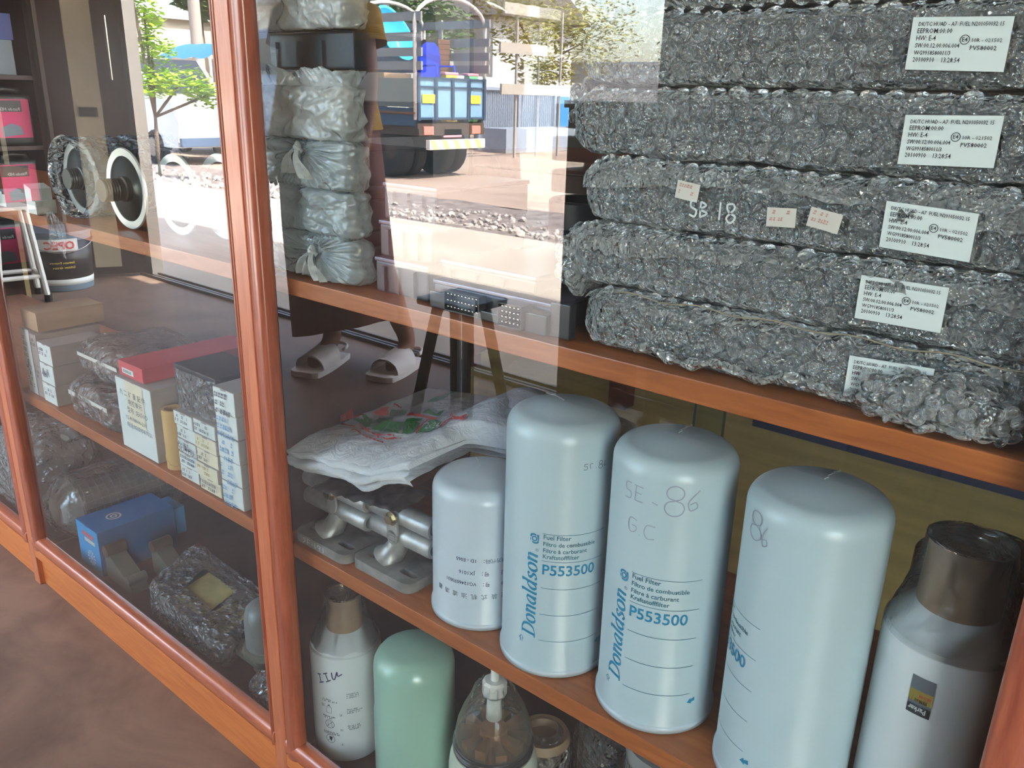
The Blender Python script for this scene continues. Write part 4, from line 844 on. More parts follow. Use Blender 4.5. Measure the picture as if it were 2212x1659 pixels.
# ================================================================== LEFT BAY
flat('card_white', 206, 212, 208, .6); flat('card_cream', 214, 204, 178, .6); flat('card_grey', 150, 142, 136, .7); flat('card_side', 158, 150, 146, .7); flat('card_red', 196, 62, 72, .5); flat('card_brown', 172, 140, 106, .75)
flat('card_blue', 0, 146, 204, .45); flat('card_blue_shaded', 0, 104, 160, .45); flat('tan_tube', 190, 152, 92, .7); flat('ink_lightblue', 120, 160, 196, .6); flat('pleat_blue', 76, 130, 168, .6); flat('steel_rim', 208, 214, 210, .28, .55); flat('steel_dark', 96, 100, 98, .35, .6); flat('hub_brown', 92, 84, 74, .4, .4); flat('sage_metal', 116, 124, 112, .4, .4)
flat('mesh_grey', 168, 174, 166, .5, .2); flat('bundle_pink', 160, 128, 120, .7, col2=srgb(128, 100, 96), nscale=40); flat('old_yellow', 178, 166, 108, .7, col2=srgb(140, 130, 88), nscale=20)
film('poly_clear', 0.10, (0.72, 0.72, 0.70, 1), 1.2, 0.10, 40, 1.0, 0.28, 0.3, 18, 0.010, fb=.4, voro=50)
film('poly_blue', 0.32, (0.50, 0.68, 0.82, 1), 1.4, 0.09, 40, 1.0, 0.35, 0.5, 18, 0.012, fb=.42, voro=60)
film('cup_glass', 0.25, (0.62, 0.66, 0.64, 1), 0.6, 0.2, 30, 0.2, 0.35, 0.15, 10)
def carton(nm, label, b, mats, cat='box', group=None, rz=0.0, tilt=0.0):
    x0, x1, y0, y1, z0, z1 = b
    t = thing(nm, label, cat, ((x0 + x1) / 2, (y0 + y1) / 2, z0), group)
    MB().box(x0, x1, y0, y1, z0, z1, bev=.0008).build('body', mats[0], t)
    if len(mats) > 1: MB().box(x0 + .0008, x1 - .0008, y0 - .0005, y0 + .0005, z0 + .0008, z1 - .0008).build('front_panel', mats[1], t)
    m = MB(); m.box((x0 + x1) / 2 - .006, (x0 + x1) / 2 + .006, y0 - .0007, y0 + .0002, z1 - .0022, z1 - .0006); m.build('flap', mats[0], t)
    if rz: t.rotation_euler = (0, tilt, rz)
    return t
def front_print(t, nm, mat, shape, x, y, z): return onplane(shape, (x, y, z), (1, 0, 0), (0, 0, 1), .0006).build(nm, mat, t)
# tall cartons at the left end
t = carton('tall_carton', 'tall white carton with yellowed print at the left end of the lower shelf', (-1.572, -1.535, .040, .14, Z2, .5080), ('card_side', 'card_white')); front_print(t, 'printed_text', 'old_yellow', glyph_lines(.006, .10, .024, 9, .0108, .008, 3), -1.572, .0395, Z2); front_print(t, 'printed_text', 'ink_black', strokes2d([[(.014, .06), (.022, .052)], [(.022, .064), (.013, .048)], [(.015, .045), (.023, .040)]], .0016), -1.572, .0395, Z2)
for k in range(2): t = carton('grey_carton', ('grey carton at shelf level between the tall carton and the small boxes', 'grey carton stacked on the other grey carton beside the tall one')[k], (-1.533, -1.508, .040, .15, Z2 + .0585 * k, Z2 + .0575 + .0585 * k), ('card_grey',)); front_print(t, 'printed_text', 'ink_black', glyph_lines(.003, .045, .018, 2, .008, .005, k), -1.533, .0395, Z2 + .0585 * k)
carton('brown_carton', 'open brown carton lying on top of the tall cartons', (-1.570, -1.505, .045, .16, .5085, .5420), ('card_brown',))
for k in range(3):
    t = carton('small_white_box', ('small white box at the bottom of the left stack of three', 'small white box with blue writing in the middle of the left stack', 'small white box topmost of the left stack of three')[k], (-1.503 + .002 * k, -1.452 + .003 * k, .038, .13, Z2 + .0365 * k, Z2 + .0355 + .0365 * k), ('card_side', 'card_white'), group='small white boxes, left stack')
    front_print(t, 'printed_text', 'ink_grey', glyph_lines(.006, .022, .036, 2, .008, .0055, k + 4), -1.502, .0375, Z2 + .0365 * k)
    if k == 1: front_print(t, 'handwriting', 'ink_blue', strokes2d([[(0, 0), (.003, .012), (.006, 0)], [(.009, 0), (.009, .012)], [(.009, .006), (.015, .007)], [(.015, .012), (.015, 0)], [(.018, .001), (.022, .012), (.026, .004)]], .0016), -1.492, .0373, Z2 + .047)
# plastic packets of small parts
for k, (xa, xb, ya, z0, hh, lab) in enumerate(((-1.425, -1.250, .046, Z2, .062, 'clear plastic packet of pinkish parts at shelf level beside the tall white box'), (-1.440, -1.262, .075, Z2 + .064, .052, 'clear plastic packet lying on the other packet, its top folded over'))):
    t = thing('parts_packet', lab, 'packet', ((xa + xb) / 2, ya + .07, z0), 'clear packets of parts')
    def P(u, v, xa=xa, xb=xb, ya=ya, z0=z0, hh=hh, k=k, off=0.0):
        th, ph = u * 2 * PI, (v - .5) * PI * .999; dx, dy, dz = sp(math.cos(ph), .5) * sp(math.cos(th), .5), sp(math.cos(ph), .5) * sp(math.sin(th), .5), sp(math.sin(ph), .6)
        x, y = (xa + xb) / 2 + dx * (xb - xa) / 2, ya + .075 + dy * .075; sl = 1 - .30 * (.5 + .5 * dx) * (1 - k) - .25 * k * (.5 + .5 * dx)
        z = z0 + hh * (.5 + .5 * dz) * sl; q = (off + .005 * ridge(x * 14, y * 14 + k, z * 22) + .002 * ridge(x * 50, y * 40, z * 60 + k)) if off else .004 * fbm(x * 40, y * 40, z * 40 + k)
        return Vector((x + dx * q, max(.030, y + dy * q), max(z0 + .0004, z + dz * q)))
    m = MB(); m.grid(lambda u, v: P(u, v), 60, 30, cu=True); m.build('contents', 'bundle_pink', t, True)
    m = MB(); m.grid(lambda u, v, P=P: P(u, v, off=.004), 90, 40, cu=True); m.build('plastic_bag', 'poly_clear', t, True)
    m = MB(); m.box(xa + .02, xb - .02, ya - .006, ya - .0055, z0 + hh * .58, z0 + hh * .70); m.build('seal_strip', 'label_pink', t)
# tall white box, red flat box, tube
t = carton('tall_white_box', 'tall white box with yellow tape and large print under the red box', (-1.215, -1.110, .036, .150, Z2, .5015), ('card_side', 'card_white'))
front_print(t, 'tape', 'card_cream', rect2d(.030, .045, .082, .113), -1.215, .0355, Z2)
for k, (tx, w0, xx) in enumerate((('九 二 矿 重 配 件', .075, .012), ('电控单元', .040, .036), ('型号: SE650/D', .060, .030), ('02-8008000-201', .060, .022), ('电话:0505954-7521', .072, .024))): front_print(t, 'printed_text', 'ink_grey', fit2d(text2d(tx, 1, 0, 0, res=1), w0), -1.215 + xx, .0352, Z2 + .088 - .0125 * k)
t = carton('red_box', 'flat red and white box lying on the tall white box', (-1.216, -1.143, .044, .235, .5020, .5245), ('card_red', 'card_red')); front_print(t, 'white_label', 'card_white', rect2d(.012, .005, .046, .0135), -1.216, .0435, .502); front_print(t, 'printed_text', 'ink_black', glyph_lines(.016, .0075, .024, 1, .006, .004, 2), -1.216, .0432, .502)
t = thing('paper_tube', 'short tan paper roll standing between the tall white box and the small boxes', 'roll', (-1.083, .054, Z2)); m = MB(); m.lathe([(.0130, 0), (.0172, 0), (.0172, .088), (.0165, .0905), (.0130, .0905), (.0130, .03), (0, .03)], (-1.083, .054, Z2), n=28); m.build('roll', 'tan_tube', t, auto=40)
m = MB(); m.tube([(-1.083 + .0175 * math.cos(a * .5), .054 + .0175 * math.sin(a * .5), Z2 + .012 + .006 * math.sin(a)) for a in range(13)], .0012, 5, True); m.build('wrinkle', 'tan_tube', t, True)
# columns of small boxes
def column(xa, xb, y0, hs, labs, front, grp, prints, seed):
    z = Z2; rs = random.Random(seed)
    for k, hh in enumerate(hs):
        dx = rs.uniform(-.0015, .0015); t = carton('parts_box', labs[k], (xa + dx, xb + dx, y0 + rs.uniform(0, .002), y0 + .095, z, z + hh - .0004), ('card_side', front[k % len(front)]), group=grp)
        front_print(t, 'printed_text', prints[k % len(prints)], glyph_lines(.004, hh * .62, (xb - xa) * .75, 2 if hh < .025 else 3, hh * .34, hh * .22, seed + k), xa + dx, y0 - .0006, z)
        z += hh
        if k == 2 and seed == 1: front_print(t, 'handwriting', 'ink_black', fit2d(strokes2d([[(4, 9), (1, 8), (1, 5), (4, 4), (3, 0), (0, 0)], [(10, 9), (7, 9), (7, 0), (10, 0)], [(7, 5), (9.5, 5)], [(13, 9), (13, 0)], [(19, 8), (16, 8), (16, 4), (19, 5), (19, 9), (18, 0)], [(24, 0), (24, 8)], [(24, 4), (28, 5)], [(28, 9), (28, 0)], [(31, 8), (31, 1), (35, 1), (35, 8)]], 1.1), .040, .0125), xa + .004, y0 - .0010, z - hh + .002)
    return z
zz1 = column(-1.048, -1.000, .036, [.0205] * 5, ['small white parts box lowest in the stack beside the tan roll', 'small white parts box second from the shelf beside the tan roll', 'small parts box with black SE19 handwriting in the stack beside the tan roll', 'small white parts box directly over the handwritten one', 'small white parts box under the left side of the black wrapped box'], ['card_white'], 'small boxes beside the tan roll', ['ink_grey'], 1)
zz2 = column(-.9965, -.944, .034, [.0210] * 5, ['cream parts box lowest in the middle stack', 'cream parts box second in the middle stack', 'cream parts box third in the middle stack', 'cream parts box fourth in the middle stack', 'white parts box topmost of the middle stack under the black wrapped box'], ['card_cream', 'card_cream', 'card_cream', 'card_cream', 'card_white'], 'cream boxes in the middle stack', ['ink_grey', 'old_yellow'], 2)
zz3 = column(-.9365, -.888, .034, [.0335, .0335, .0335, .0320, .0330], ['blue-patterned white box lowest in the stack beside the post', 'blue-patterned white box second in the stack beside the post', 'blue-patterned white box third in the stack beside the post', 'blue-patterned white box fourth in the stack beside the post', 'plain white box with printed lines topmost beside the post'], ['card_white'], 'patterned boxes beside the post', ['ink_lightblue', 'ink_lightblue', 'ink_lightblue', 'ink_lightblue', 'ink_grey'], 3)
t = carton('black_wrapped_box', 'black box in clear film standing on the two lower stacks of small boxes', (-1.050, -.946, .044, .120, max(zz1, zz2) + .0006, .5560), ('black_plastic',)); b_ = t
m = MB(); m.grid(lambda u, v: Vector((-.998 + sp(math.cos(u * 2 * PI), .3) * .0545, .082 + sp(math.sin(u * 2 * PI), .3) * .0405, max(zz1, zz2) + .001 + (.0575 + .0) * v)) + Vector((0, -.0012 * ridge(u * 30, v * 6, 2), 0)), 60, 12, cu=True); m.build('film', 'poly_clear', t, True)
front_print(t, 'emblem', 'ink_pale', joined(ring2d(0, 0, .007, .0008, 18), ring2d(0, 0, .0035, .0007, 14)), -.966, .0436, .529)

# ------------------------------------------------------------------ flanged filter elements on the upper shelf
def disc_at(o, r, parent, mat='steel_rim'):
    m = MB(); m.lathe([(r * .80, -.0015), (r * .98, -.002), (r, 0), (r * .98, .002), (r * .80, .0015), (r * .80, -.0015)], (0, 0, 0), 'Z', 56, None)
    v = [Vector(o) + Matrix.Rotation(PI / 2, 3, 'X') @ Vector(p) for p in m.v]; m.v = [tuple(p) for p in v]; return m.build('flange', mat, parent, auto=30)
els = [(-1.166, .066, .0555, 0, 'flanged filter end plate with threaded hub, its rim facing the glass'), (-1.335, .080, .0560, 1, 'flanged filter element with blue pleats in clear plastic film'), (-1.075, .090, .0540, 2, 'flanged plate washed out by the bright reflection beside the hubbed plate'), (-1.005, .114, .0560, 2, 'flanged plate standing nearest the post on the upper shelf'), (-1.454, .105, .0545, 2, 'flanged plate left of the blue wrapped element'), (-1.500, .127, .0550, 2, 'second flanged plate from the left end of the upper shelf'), (-1.545, .149, .0545, 2, 'flanged plate at the left end of the upper shelf')]
for x, y, r, kind, lab in els:
    zc = Z1 + r + .0006; t = thing('flanged_element', lab, 'filter element', (x, y, Z1), 'flanged filter elements'); disc_at((x, y, zc), r, t)
    m = MB(); m.lathe([(r * .81, .0005), (r * .74, .003), (r * .68, .010), (.020, .012), (.018, .002), (0, .002)], (0, 0, 0), 'Z', 40); m.v = [tuple(Vector((x, y, zc)) + Matrix.Rotation(PI / 2, 3, 'X') @ Vector((p[0], p[1], -p[2]))) for p in m.v]; m.build('dish', 'steel_dark', t, True)
    if kind < 2:
        m = MB(); L_ = .036 if kind == 0 else .022
        m.lathe([(.0105, L_), (.0150, L_)] + [(.0150 + .0008 * (k % 2), L_ - .0018 * k) for k in range(int(L_ * .7 / .0018))] + [(.0155, L_ * .25), (.0175, L_ * .2), (.0175, 0), (.0105, 0), (.0105, L_)], (0, 0, 0), 'Z', 28); m.v = [tuple(Vector((x, y, zc)) + Matrix.Rotation(PI / 2, 3, 'X') @ Vector(p)) for p in m.v]; m.build('threaded_hub', 'hub_brown' if kind == 0 else 'steel_dark', t, auto=40)
    if kind == 1:
        m = MB(); n_ = 46; R_ = r * .80; vs = []
        for yy in (y + .006, y + .15):
            for k in range(n_ * 2): a = PI * k / n_; rr = R_ if k % 2 else R_ * .86; vs.append((x + rr * math.cos(a), yy, zc + rr * math.sin(a)))
        N = n_ * 2; m.add(vs, [(k, (k + 1) % N, N + (k + 1) % N, N + k) for k in range(N)] + [tuple(range(N, 2 * N))]); m.build('pleats', 'pleat_blue', t)
    if kind == 1:
        m = MB(); m.grid(lambda u, v: Vector((x + (r * .98 + .006 * ridge(u * 9, v * 5, 1) + .003 * ridge(u * 26, v * 14, 4)) * math.cos(u * 2 * PI), y - .022 + .17 * v, max(Z1 + .0006, zc + (r * .98 + .006 * ridge(u * 9, v * 5, 1) + .003 * ridge(u * 26, v * 14, 4)) * math.sin(u * 2 * PI)))), 80, 40, cu=True); m.build('plastic_film', 'poly_blue', t, True)
        m = MB(); m.grid(lambda u, v: (x + .01 + .06 * (u - .5) + .004 * math.sin(v * 5), .0275 - .004 * math.sin(u * 8) * v * .5, Z1 + .006 - .055 * v + .006 * math.sin(u * 5)), 16, 14); m.build('hanging_film', 'poly_clear', t, True)
for k, (x, lab) in enumerate(((-1.408, 'white plastic notched block between the flanged plates and the blue element'), (-1.525, 'white plastic notched block under the leftmost flanged plates'))):
    t = thing('notched_block', lab, 'block', (x, .05, Z1), 'white notched blocks'); m = MB(); m.prism([(-.017, 0), (.017, 0), (.017, .020), (.006, .020), (.006, .038 if k == 0 else .024), (-.017, .044 if k == 0 else .026)], 0, .03, Matrix.Translation((x, .06, Z1)) @ Matrix.Rotation(PI / 2, 4, 'X')); m.build('body', 'nut_white', t)

# ------------------------------------------------------------------ deck of the left bay
x, y = -1.575, .075; zc = ZB + .066; t = thing('mesh_filter', 'large round mesh filter lying in clear plastic in the lower left compartment', 'filter', (x, y, ZB))
m = MB(); RX = Matrix.Rotation(-PI / 2, 3, 'X')
def ycyl(prof, mat, nm, par, n=48, auto=40):
    q = MB(); q.lathe(prof, (0, 0, 0), 'Z', n); q.v = [tuple(Vector((x, y, zc)) + RX @ Vector(p)) for p in q.v]; return q.build(nm, mat, par, auto=auto)
ycyl([(0, 0), (.058, 0), (.062, .004), (.062, .20), (0, .20)], 'mesh_grey', 'drum', t)
ycyl([(.030, -.026), (.056, -.004), (.060, .002), (.056, .004), (.028, -.020), (0, -.020)], 'steel_rim', 'end_cap', t)
q = MB()
for k in range(30): a = 2 * PI * k / 30; q.cyl((x + .0628 * math.cos(a), y + .006, zc + .0628 * math.sin(a)), (x + .0628 * math.cos(a), y + .198, zc + .0628 * math.sin(a)), .0006, 4, cap=False)
for k in range(14): q.tube([(x + .0628 * math.cos(a * PI / 16), y + .01 + .0142 * k, zc + .0628 * math.sin(a * PI / 16)) for a in range(32)], .0006, 4, True)
stuff(q.build('wire_mesh', 'steel_rim', t))
q = MB(); q.grid(lambda u, v: Vector((x + (.0655 + .002 * ridge(u * 14, v * 6, 3)) * (1 - .45 * max(0, .14 - v) / .14) * math.cos(u * 2 * PI), y - .034 + .245 * v, max(ZB + .0005, zc + (.0655 + .002 * ridge(u * 14, v * 6, 3)) * (1 - .45 * max(0, .14 - v) / .14) * math.sin(u * 2 * PI)))), 70, 30, cu=True); q.build('film', 'poly_clear', t, True)
t = carton('blue_box', 'blue box with white emblem and pale label behind the bottom rail', (-1.478, -1.394, .046, .190, ZB, .1605), ('card_blue_shaded', 'card_blue'))  # shade is in the body colour: top and sides deeper blue than the front
front_print(t, 'pale_label', 'label_pink', rect2d(.030, .056, .070, .0635), -1.478, .0455, ZB)
for k in range(3): front_print(t, 'red_badge', 'ink_red', xf(rect2d(-.006, -.004, .006, .004), .030 + .015 * k, .071), -1.478, .0455, ZB)
front_print(t, 'emblem', 'card_white', joined(*[poly2d([(.048 + .005 * math.cos(a), .026 + .005 * math.sin(a)), (.048 + .015 * math.cos(a - .12), .026 + .015 * math.sin(a - .12)), (.048 + .015 * math.cos(a + .12), .026 + .015 * math.sin(a + .12))]) for a in [2 * PI * k / 12 for k in range(12)]], ring2d(.048, .026, .003, .002, 14)), -1.478, .0455, ZB)
onplane(joined(ring2d(.042, .05, .012, .003, 20), ring2d(.042, .05, .005, .003, 16)), (-1.478, .046, .1605), (1, 0, 0), (0, 1, 0), .0006).build('top_emblem', 'label_pink', t)
carton('flat_blue_box', 'small blue box standing behind the larger blue box', (-1.500, -1.440, .215, .235, ZB, .1285), ('card_blue', 'card_blue'))
for k, (x, y) in enumerate(((-1.345, .052), (-1.300, .115))):
    t = thing('lever_arm', ('sage metal lever arm with ring end at the bottom rail', 'sage metal lever arm with ring end further back on the deck')[k], 'machine part', (x, y, ZB), 'metal lever arms')
    m = MB(); m.prism([(-.045, 0), (.045, 0), (.040, .018), (.005, .034), (-.030, .052), (-.045, .046)], 0, .030, Matrix.Translation((x, y + .03, ZB)) @ Matrix.Rotation(PI / 2, 4, 'X')); m.build('arm', 'sage_metal', t)
    m = MB(); m.lathe([(.006, -.018), (.011, -.018), (.011, .018), (.006, .018), (.006, -.018)], (x - .036, y + .015, ZB + .055), 'Y', 20); m.build('ring_end', 'hub_brown', t, auto=40)
    m = MB(); m.lathe([(.005, -.017), (.009, -.017), (.009, .017), (.005, .017), (.005, -.017)], (x + .034, y + .015, ZB + .022), 'Y', 20); m.build('ring_end', 'sage_metal', t, auto=40)
# wrapped packet with yellow paper
t = thing('wrapped_gasket_pack', 'flat pack with yellowed paper in crumpled clear film on the deck', 'packet', (-1.10, .10, ZB))
def gp(u, v, off=0.0, h=.032):
    th, ph = u * 2 * PI, (v - .5) * PI * .999; dx, dy, dz = sp(math.cos(ph), .15) * sp(math.cos(th), .25), sp(math.cos(ph), .15) * sp(math.sin(th), .25), sp(math.sin(ph), .25)
    x = -1.152 + dx * (.110 + off) - dy * .035; y = .115 + dy * (.060 + off); z = ZB + .003 + (h / 2 + (h / 2 + off) * dz) * (1.0 - .25 * dx)
    q = (.0028 * ridge(x * 22, y * 22, z * 20) + .0018 * ridge(x * 60, y * 60, z * 40)) if off else .002 * fbm(x * 30, y * 30, 2)
    return Vector((x + dx * q, max(.0335, y + dy * q), max(ZB + .0005, z + dz * q)))
m = MB(); m.grid(lambda u, v: gp(u, v), 50, 24, cu=True); m.build('pack', 'sage_metal', t, True)
m = MB(); m.add([(-1.185, .066, ZB + .0420), (-1.10, .070, ZB + .0385), (-1.125, .150, ZB + .0395), (-1.205, .145, ZB + .0430)], [(0, 1, 2, 3)]); m.build('yellow_paper', 'old_yellow', t)
m = MB(); m.add([(-1.09, .066, ZB + .0380), (-1.035, .070, ZB + .0360), (-1.055, .13, ZB + .0370), (-1.11, .13, ZB + .0390)], [(0, 1, 2, 3)]); m.build('yellow_paper', 'old_yellow', t)
m = MB(); m.grid(lambda u, v: gp(u, v, .007, .034), 130, 44, cu=True); m.build('film', 'clear_crinkle', t, True)
# glass-bowl pump
x, y = -.953, .092; t = thing('feed_pump', 'grey pump with domed cup and bolted flange in clear film beside the post', 'pump', (x, y, ZB))
m = MB(); m.lathe([(0, .048), (.0310, .048), (.0315, .054), (.0310, .100), (.027, .114), (.016, .123), (0, .125)], (x, y, ZB), n=40); m.build('cup', 'cup_glass', t, True)
m = MB(); m.lathe([(0, .05), (.0285, .052), (.0285, .098), (.024, .110), (.012, .118), (0, .119)], (x, y, ZB), n=32); m.build('inner_bowl', 'steel_dark', t, True)
m = MB(); m.lathe([(.0315, .040), (.036, .040), (.036, .048), (.0315, .049)], (x, y, ZB), n=40); m.lathe([(0, .02), (.022, .02), (.030, .040), (0, .042)], (x, y, ZB), n=30); m.prism(rrect(-.030, 0, .075, .040, .014), .012, .022, Matrix.Translation((x, y, ZB))); m.build('flange', 'sage_metal', t, auto=40)
for px_, py_ in ((-.056, -.006), (-.02, -.010), (.01, -.012)):
    m = MB(); m.cyl((x + px_, y + py_, ZB + .022), (x + px_, y + py_, ZB + .030), .006, 6); m.build('bolt', 'hub_brown', t)
m = MB(); m.prism([(-.018, -.016), (.018, -.016), (.014, .016), (-.014, .016)], .0004, .013, Matrix.Translation((x, y, ZB))); m.build('foot', 'sage_metal', t)
t = thing('crumpled_bag', 'crumpled clear plastic bag of small parts at the foot of the pump', 'bag', (-.925, .060, ZB))
m = MB(); m.grid(lambda u, v: Vector((-.893 + .034 * (sp(math.cos((v - .5) * PI), .6) * math.cos(u * 2 * PI)) * (1 + .3 * ridge(u * 7, v * 6, 1)), max(.0335, .060 + .026 * sp(math.cos((v - .5) * PI), .6) * math.sin(u * 2 * PI) * (1 + .3 * ridge(u * 7, v * 6, 1))), max(ZB + .0005, ZB + .014 + .018 * math.sin((v - .5) * PI) * (1 + .5 * ridge(u * 9, v * 8, 3))))), 60, 30, cu=True); m.build('bag', 'clear_crinkle', t, True)
# neighbouring bay on the far left
t = thing('wrapped_bundle', 'pale film-wrapped bundle in the next bay beyond the left post', 'bundle', (-1.775, .115, ZB))
def wb(u, v, o=0.0):
    th, ph = u * 2 * PI, (v - .5) * PI * .999; dx, dy, dz = sp(math.cos(ph), .5) * sp(math.cos(th), .5), sp(math.cos(ph), .5) * sp(math.sin(th), .5), sp(math.sin(ph), .6); k = 1 + o + (.12 * ridge(dx * 3, dy * 3, dz * 3) if o else 0)
    return Vector((-1.775 + dx * .105 * k, max(.034, .115 + dy * .075 * k), max(ZB + .0005, ZB + .085 + dz * .085 * k)))
m = MB(); m.grid(lambda u, v: wb(u, v), 40, 20, cu=True); m.build('contents', 'card_white', t, True)
m = MB(); m.grid(lambda u, v: wb(u, v, .03), 90, 40, cu=True); m.build('film', 'clear_crinkle', t, True)
# behind the cabinet: dark plinth line and a wooden table with crossed legs
struct(MB().box(-.92, 2.0, 1.75, 1.80, 0, .035).build('trim_4', 'navy')); MB()
t = thing('wooden_table', 'reddish wooden table with slanting brace seen through the back glass', 'table', (-1.55, 1.75, 0))
for px_, py_ in ((-1.93, 1.60), (-1.30, 1.62), (-1.93, 2.10), (-1.30, 2.10)): MB().box(px_ - .03, px_ + .03, py_ - .03, py_ + .03, 0, .70, bev=.003).build('leg', 'wood_back', t)
MB().box(-2.0, -1.2, 1.55, 2.15, .70, .735, bev=.004).build('tabletop', 'wood_back', t)
m = MB(); p0, p1 = Vector((-1.93, 1.60, .06)), Vector((-1.30, 1.62, .42)); d = (p1 - p0); L_ = d.length; q = d.to_track_quat('X', 'Z').to_matrix().to_4x4(); m.box(0, L_, -.012, .012, -.03, .03, Matrix.Translation(p0) @ q); m.build('brace', 'wood_back', t)
for a, b in ((1.60, 1.62), (2.10, 2.10)): MB().box(-1.93, -1.30, a - .012, a + .012, .60, .69).build('apron_board', 'wood_back', t)
# ================================================================== THE SHOP FRONT AND STREET (seen mirrored in the panes)
flat('jug_black', 30, 44, 46, .4); flat('magenta', 206, 44, 110, .5); flat('stool_white', 214, 216, 210, .4); flat('pail_grey', 96, 118, 132, .4); flat('pail_black', 30, 30, 32, .4); flat('box_blue', 66, 84, 150, .6); flat('rack_brown', 52, 31, 24, .5)
flat('skin', 150, 98, 76, .55); flat('shirt', 190, 146, 40, .85, col2=srgb(170, 128, 34), nscale=12); flat('longyi', 122, 70, 56, .9, col2=srgb(102, 56, 46), nscale=30, stretch=(40, 40, 2)); flat('clog', 244, 234, 226, .5); flat('hair', 24, 20, 20, .5); flat('eye_white', 226, 222, 214, .3); flat('lip', 150, 78, 70, .5)
flat('truck_blue', 116, 158, 190, .4, col2=srgb(134, 172, 198), nscale=6); flat('truck_rib', 40, 66, 92, .5); flat('truck_side', 92, 98, 92, .6); flat('slat_grey', 150, 148, 146, .7); flat('rail_white', 214, 206, 198, .5); flat('tyre', 36, 34, 34, .85); flat('chassis', 70, 56, 48, .8); flat('sign_yellow', 236, 200, 60, .5); flat('lamp_red', 214, 130, 116, .4); flat('stripe_pale', 222, 196, 130, .5); flat('chair_blue', 30, 58, 196, .4); flat('basin_blue', 70, 190, 226, .4); flat('wicker', 112, 76, 54, .8); flat('cloth_pink', 226, 150, 160, .8); flat('cloth_green', 110, 190, 130, .8)
flat('leaf_lime', 150, 184, 40, .5); flat('leaf_green', 92, 124, 52, .6); flat('leaf_olive', 150, 146, 62, .6); flat('bark', 96, 82, 68, .9); flat('plaster_white', 226, 226, 222, .8); flat('plaster_grey', 160, 158, 154, .85); flat('plaster_beige', 196, 186, 164, .85); flat('roof_grey', 92, 84, 80, .8); flat('gate_grey', 148, 158, 172, .6); flat('door_blue', 58, 138, 196, .5); flat('concrete', 160, 160, 160, .9); flat('pole', 150, 140, 132, .85); flat('van_white', 222, 226, 222, .3, coat=.4); flat('cab_blue', 78, 98, 124, .4); flat('tarp_blue', 44, 110, 170, .6); flat('window_dark', 40, 44, 48, .1); flat('board_grey', 168, 162, 152, .8)
# dark folding door leaf
DA, DB = Vector((-4.13, -1.585, 0)), Vector((-4.300, -1.238, 0)); du = (DB - DA).normalized(); dn = Vector((du.y, -du.x, 0)) * -1
if dn.x < 0: dn = -dn
DM = Matrix(((du.x, dn.x, 0, DA.x), (du.y, dn.y, 0, DA.y), (0, 0, 1, 0), (0, 0, 0, 1)))
DL = (DB - DA).length
door = MB().box(0, DL, -.02, .02, .012, 2.4, DM).build('door_1', 'door_brown'); struct(door)
MB().box(.155, .275, .020, .0225, .05, 2.3, DM).build('panel', 'wall_cream', door)
MB().box(.175, .255, .022, .030, .770, .812, DM).build('lock_plate', 'black_plastic', door)
MB().box(-.012, .028, -.028, .030, .012, 2.42, DM).build('edge_profile', 'alu_dark', door); MB().box(DL - .012, DL + .004, -.025, .027, .012, 2.42, DM).build('edge_profile', 'alu', door)
m = MB(); hx = .098; m.cyl(DM @ Vector((hx, .062, .935)), DM @ Vector((hx, .062, 1.215)), .008, 12)
for z in (.99, 1.165): m.cyl(DM @ Vector((hx, .02, z)), DM @ Vector((hx, .064, z)), .006, 10)
m.build('door_handle', 'chrome', door, auto=40)
for z in (.955, 1.07): MB().box(.002, .024, .028, .042, z, z + .03, DM).build('latch', 'chrome', door)
# rack of oil jugs against the left wall
rk = thing('oil_rack', 'dark brown rack holding oil jugs left of the door', 'rack', (-4.55, -.85, 0))
for z in (.06, .345, .635, .945, 1.30): MB().box(-4.75, -4.33, -1.215, -.30, z - .02, z, bev=.002).build('shelf', 'rack_brown', rk)
for y_ in (-1.215, -.30): MB().box(-4.75, -4.33, y_ - .01, y_ + .01, 0, 1.6).build('side_board', 'rack_brown', rk)
MB().box(-4.77, -4.75, -1.22, -.29, 0, 1.6).build('back_board', 'rack_brown', rk)
def jug(label, y, z, s_=1.0, first=[None]):
    x = -4.42; t = thing('oil_jug', label, 'jug', (x, y, z), 'black oil jugs on the rack')
    MB().box(x - .06, x + .06, y - .092, y + .092, z + .0005, z + .225, bev=.016).build('body', 'jug_black', t, auto=60)
    m = MB(); m.tube([(x, y - .07, z + .220), (x, y - .06, z + .243), (x, y, z + .249), (x, y + .04, z + .243), (x, y + .05, z + .222)], .013, 10); m.build('handle', 'jug_black', t, True)
    m = MB(); m.lathe([(.022, .222), (.022, .244), (0, .245)], (x, y - .03 + .075, z), n=16); m.build('cap', 'jug_black', t, auto=40)
    lb = MB().box(x + .0602, x + .0612, y - .078, y + .078, z + .035, z + .205).build('label', 'magenta', t)
    o = Vector((x + .0614, y - .05, z + .13)); MB().box(x + .0612, x + .0618, y - .045, y + .076, z + .150, z + .200).build('label_band', 'jug_black', lb)
    onplane(fit2d(text2d('Rando HD', 1, 0, .01, res=1), .085), (x + .062, y - .035, z + .155), (0, 1, 0), (0, 0, 1), .0004).build('label_text', 'paper', lb)
    m = MB(); m.prism([(-.04, .05), (.05, .04), (.055, .08), (.01, .10), (-.03, .085)], 0, .0008, Matrix(((0, 0, 1, x + .0613), (1, 0, 0, y), (0, 1, 0, z), (0, 0, 0, 1)))); m.build('label_picture', 'pail_grey', lb); return t
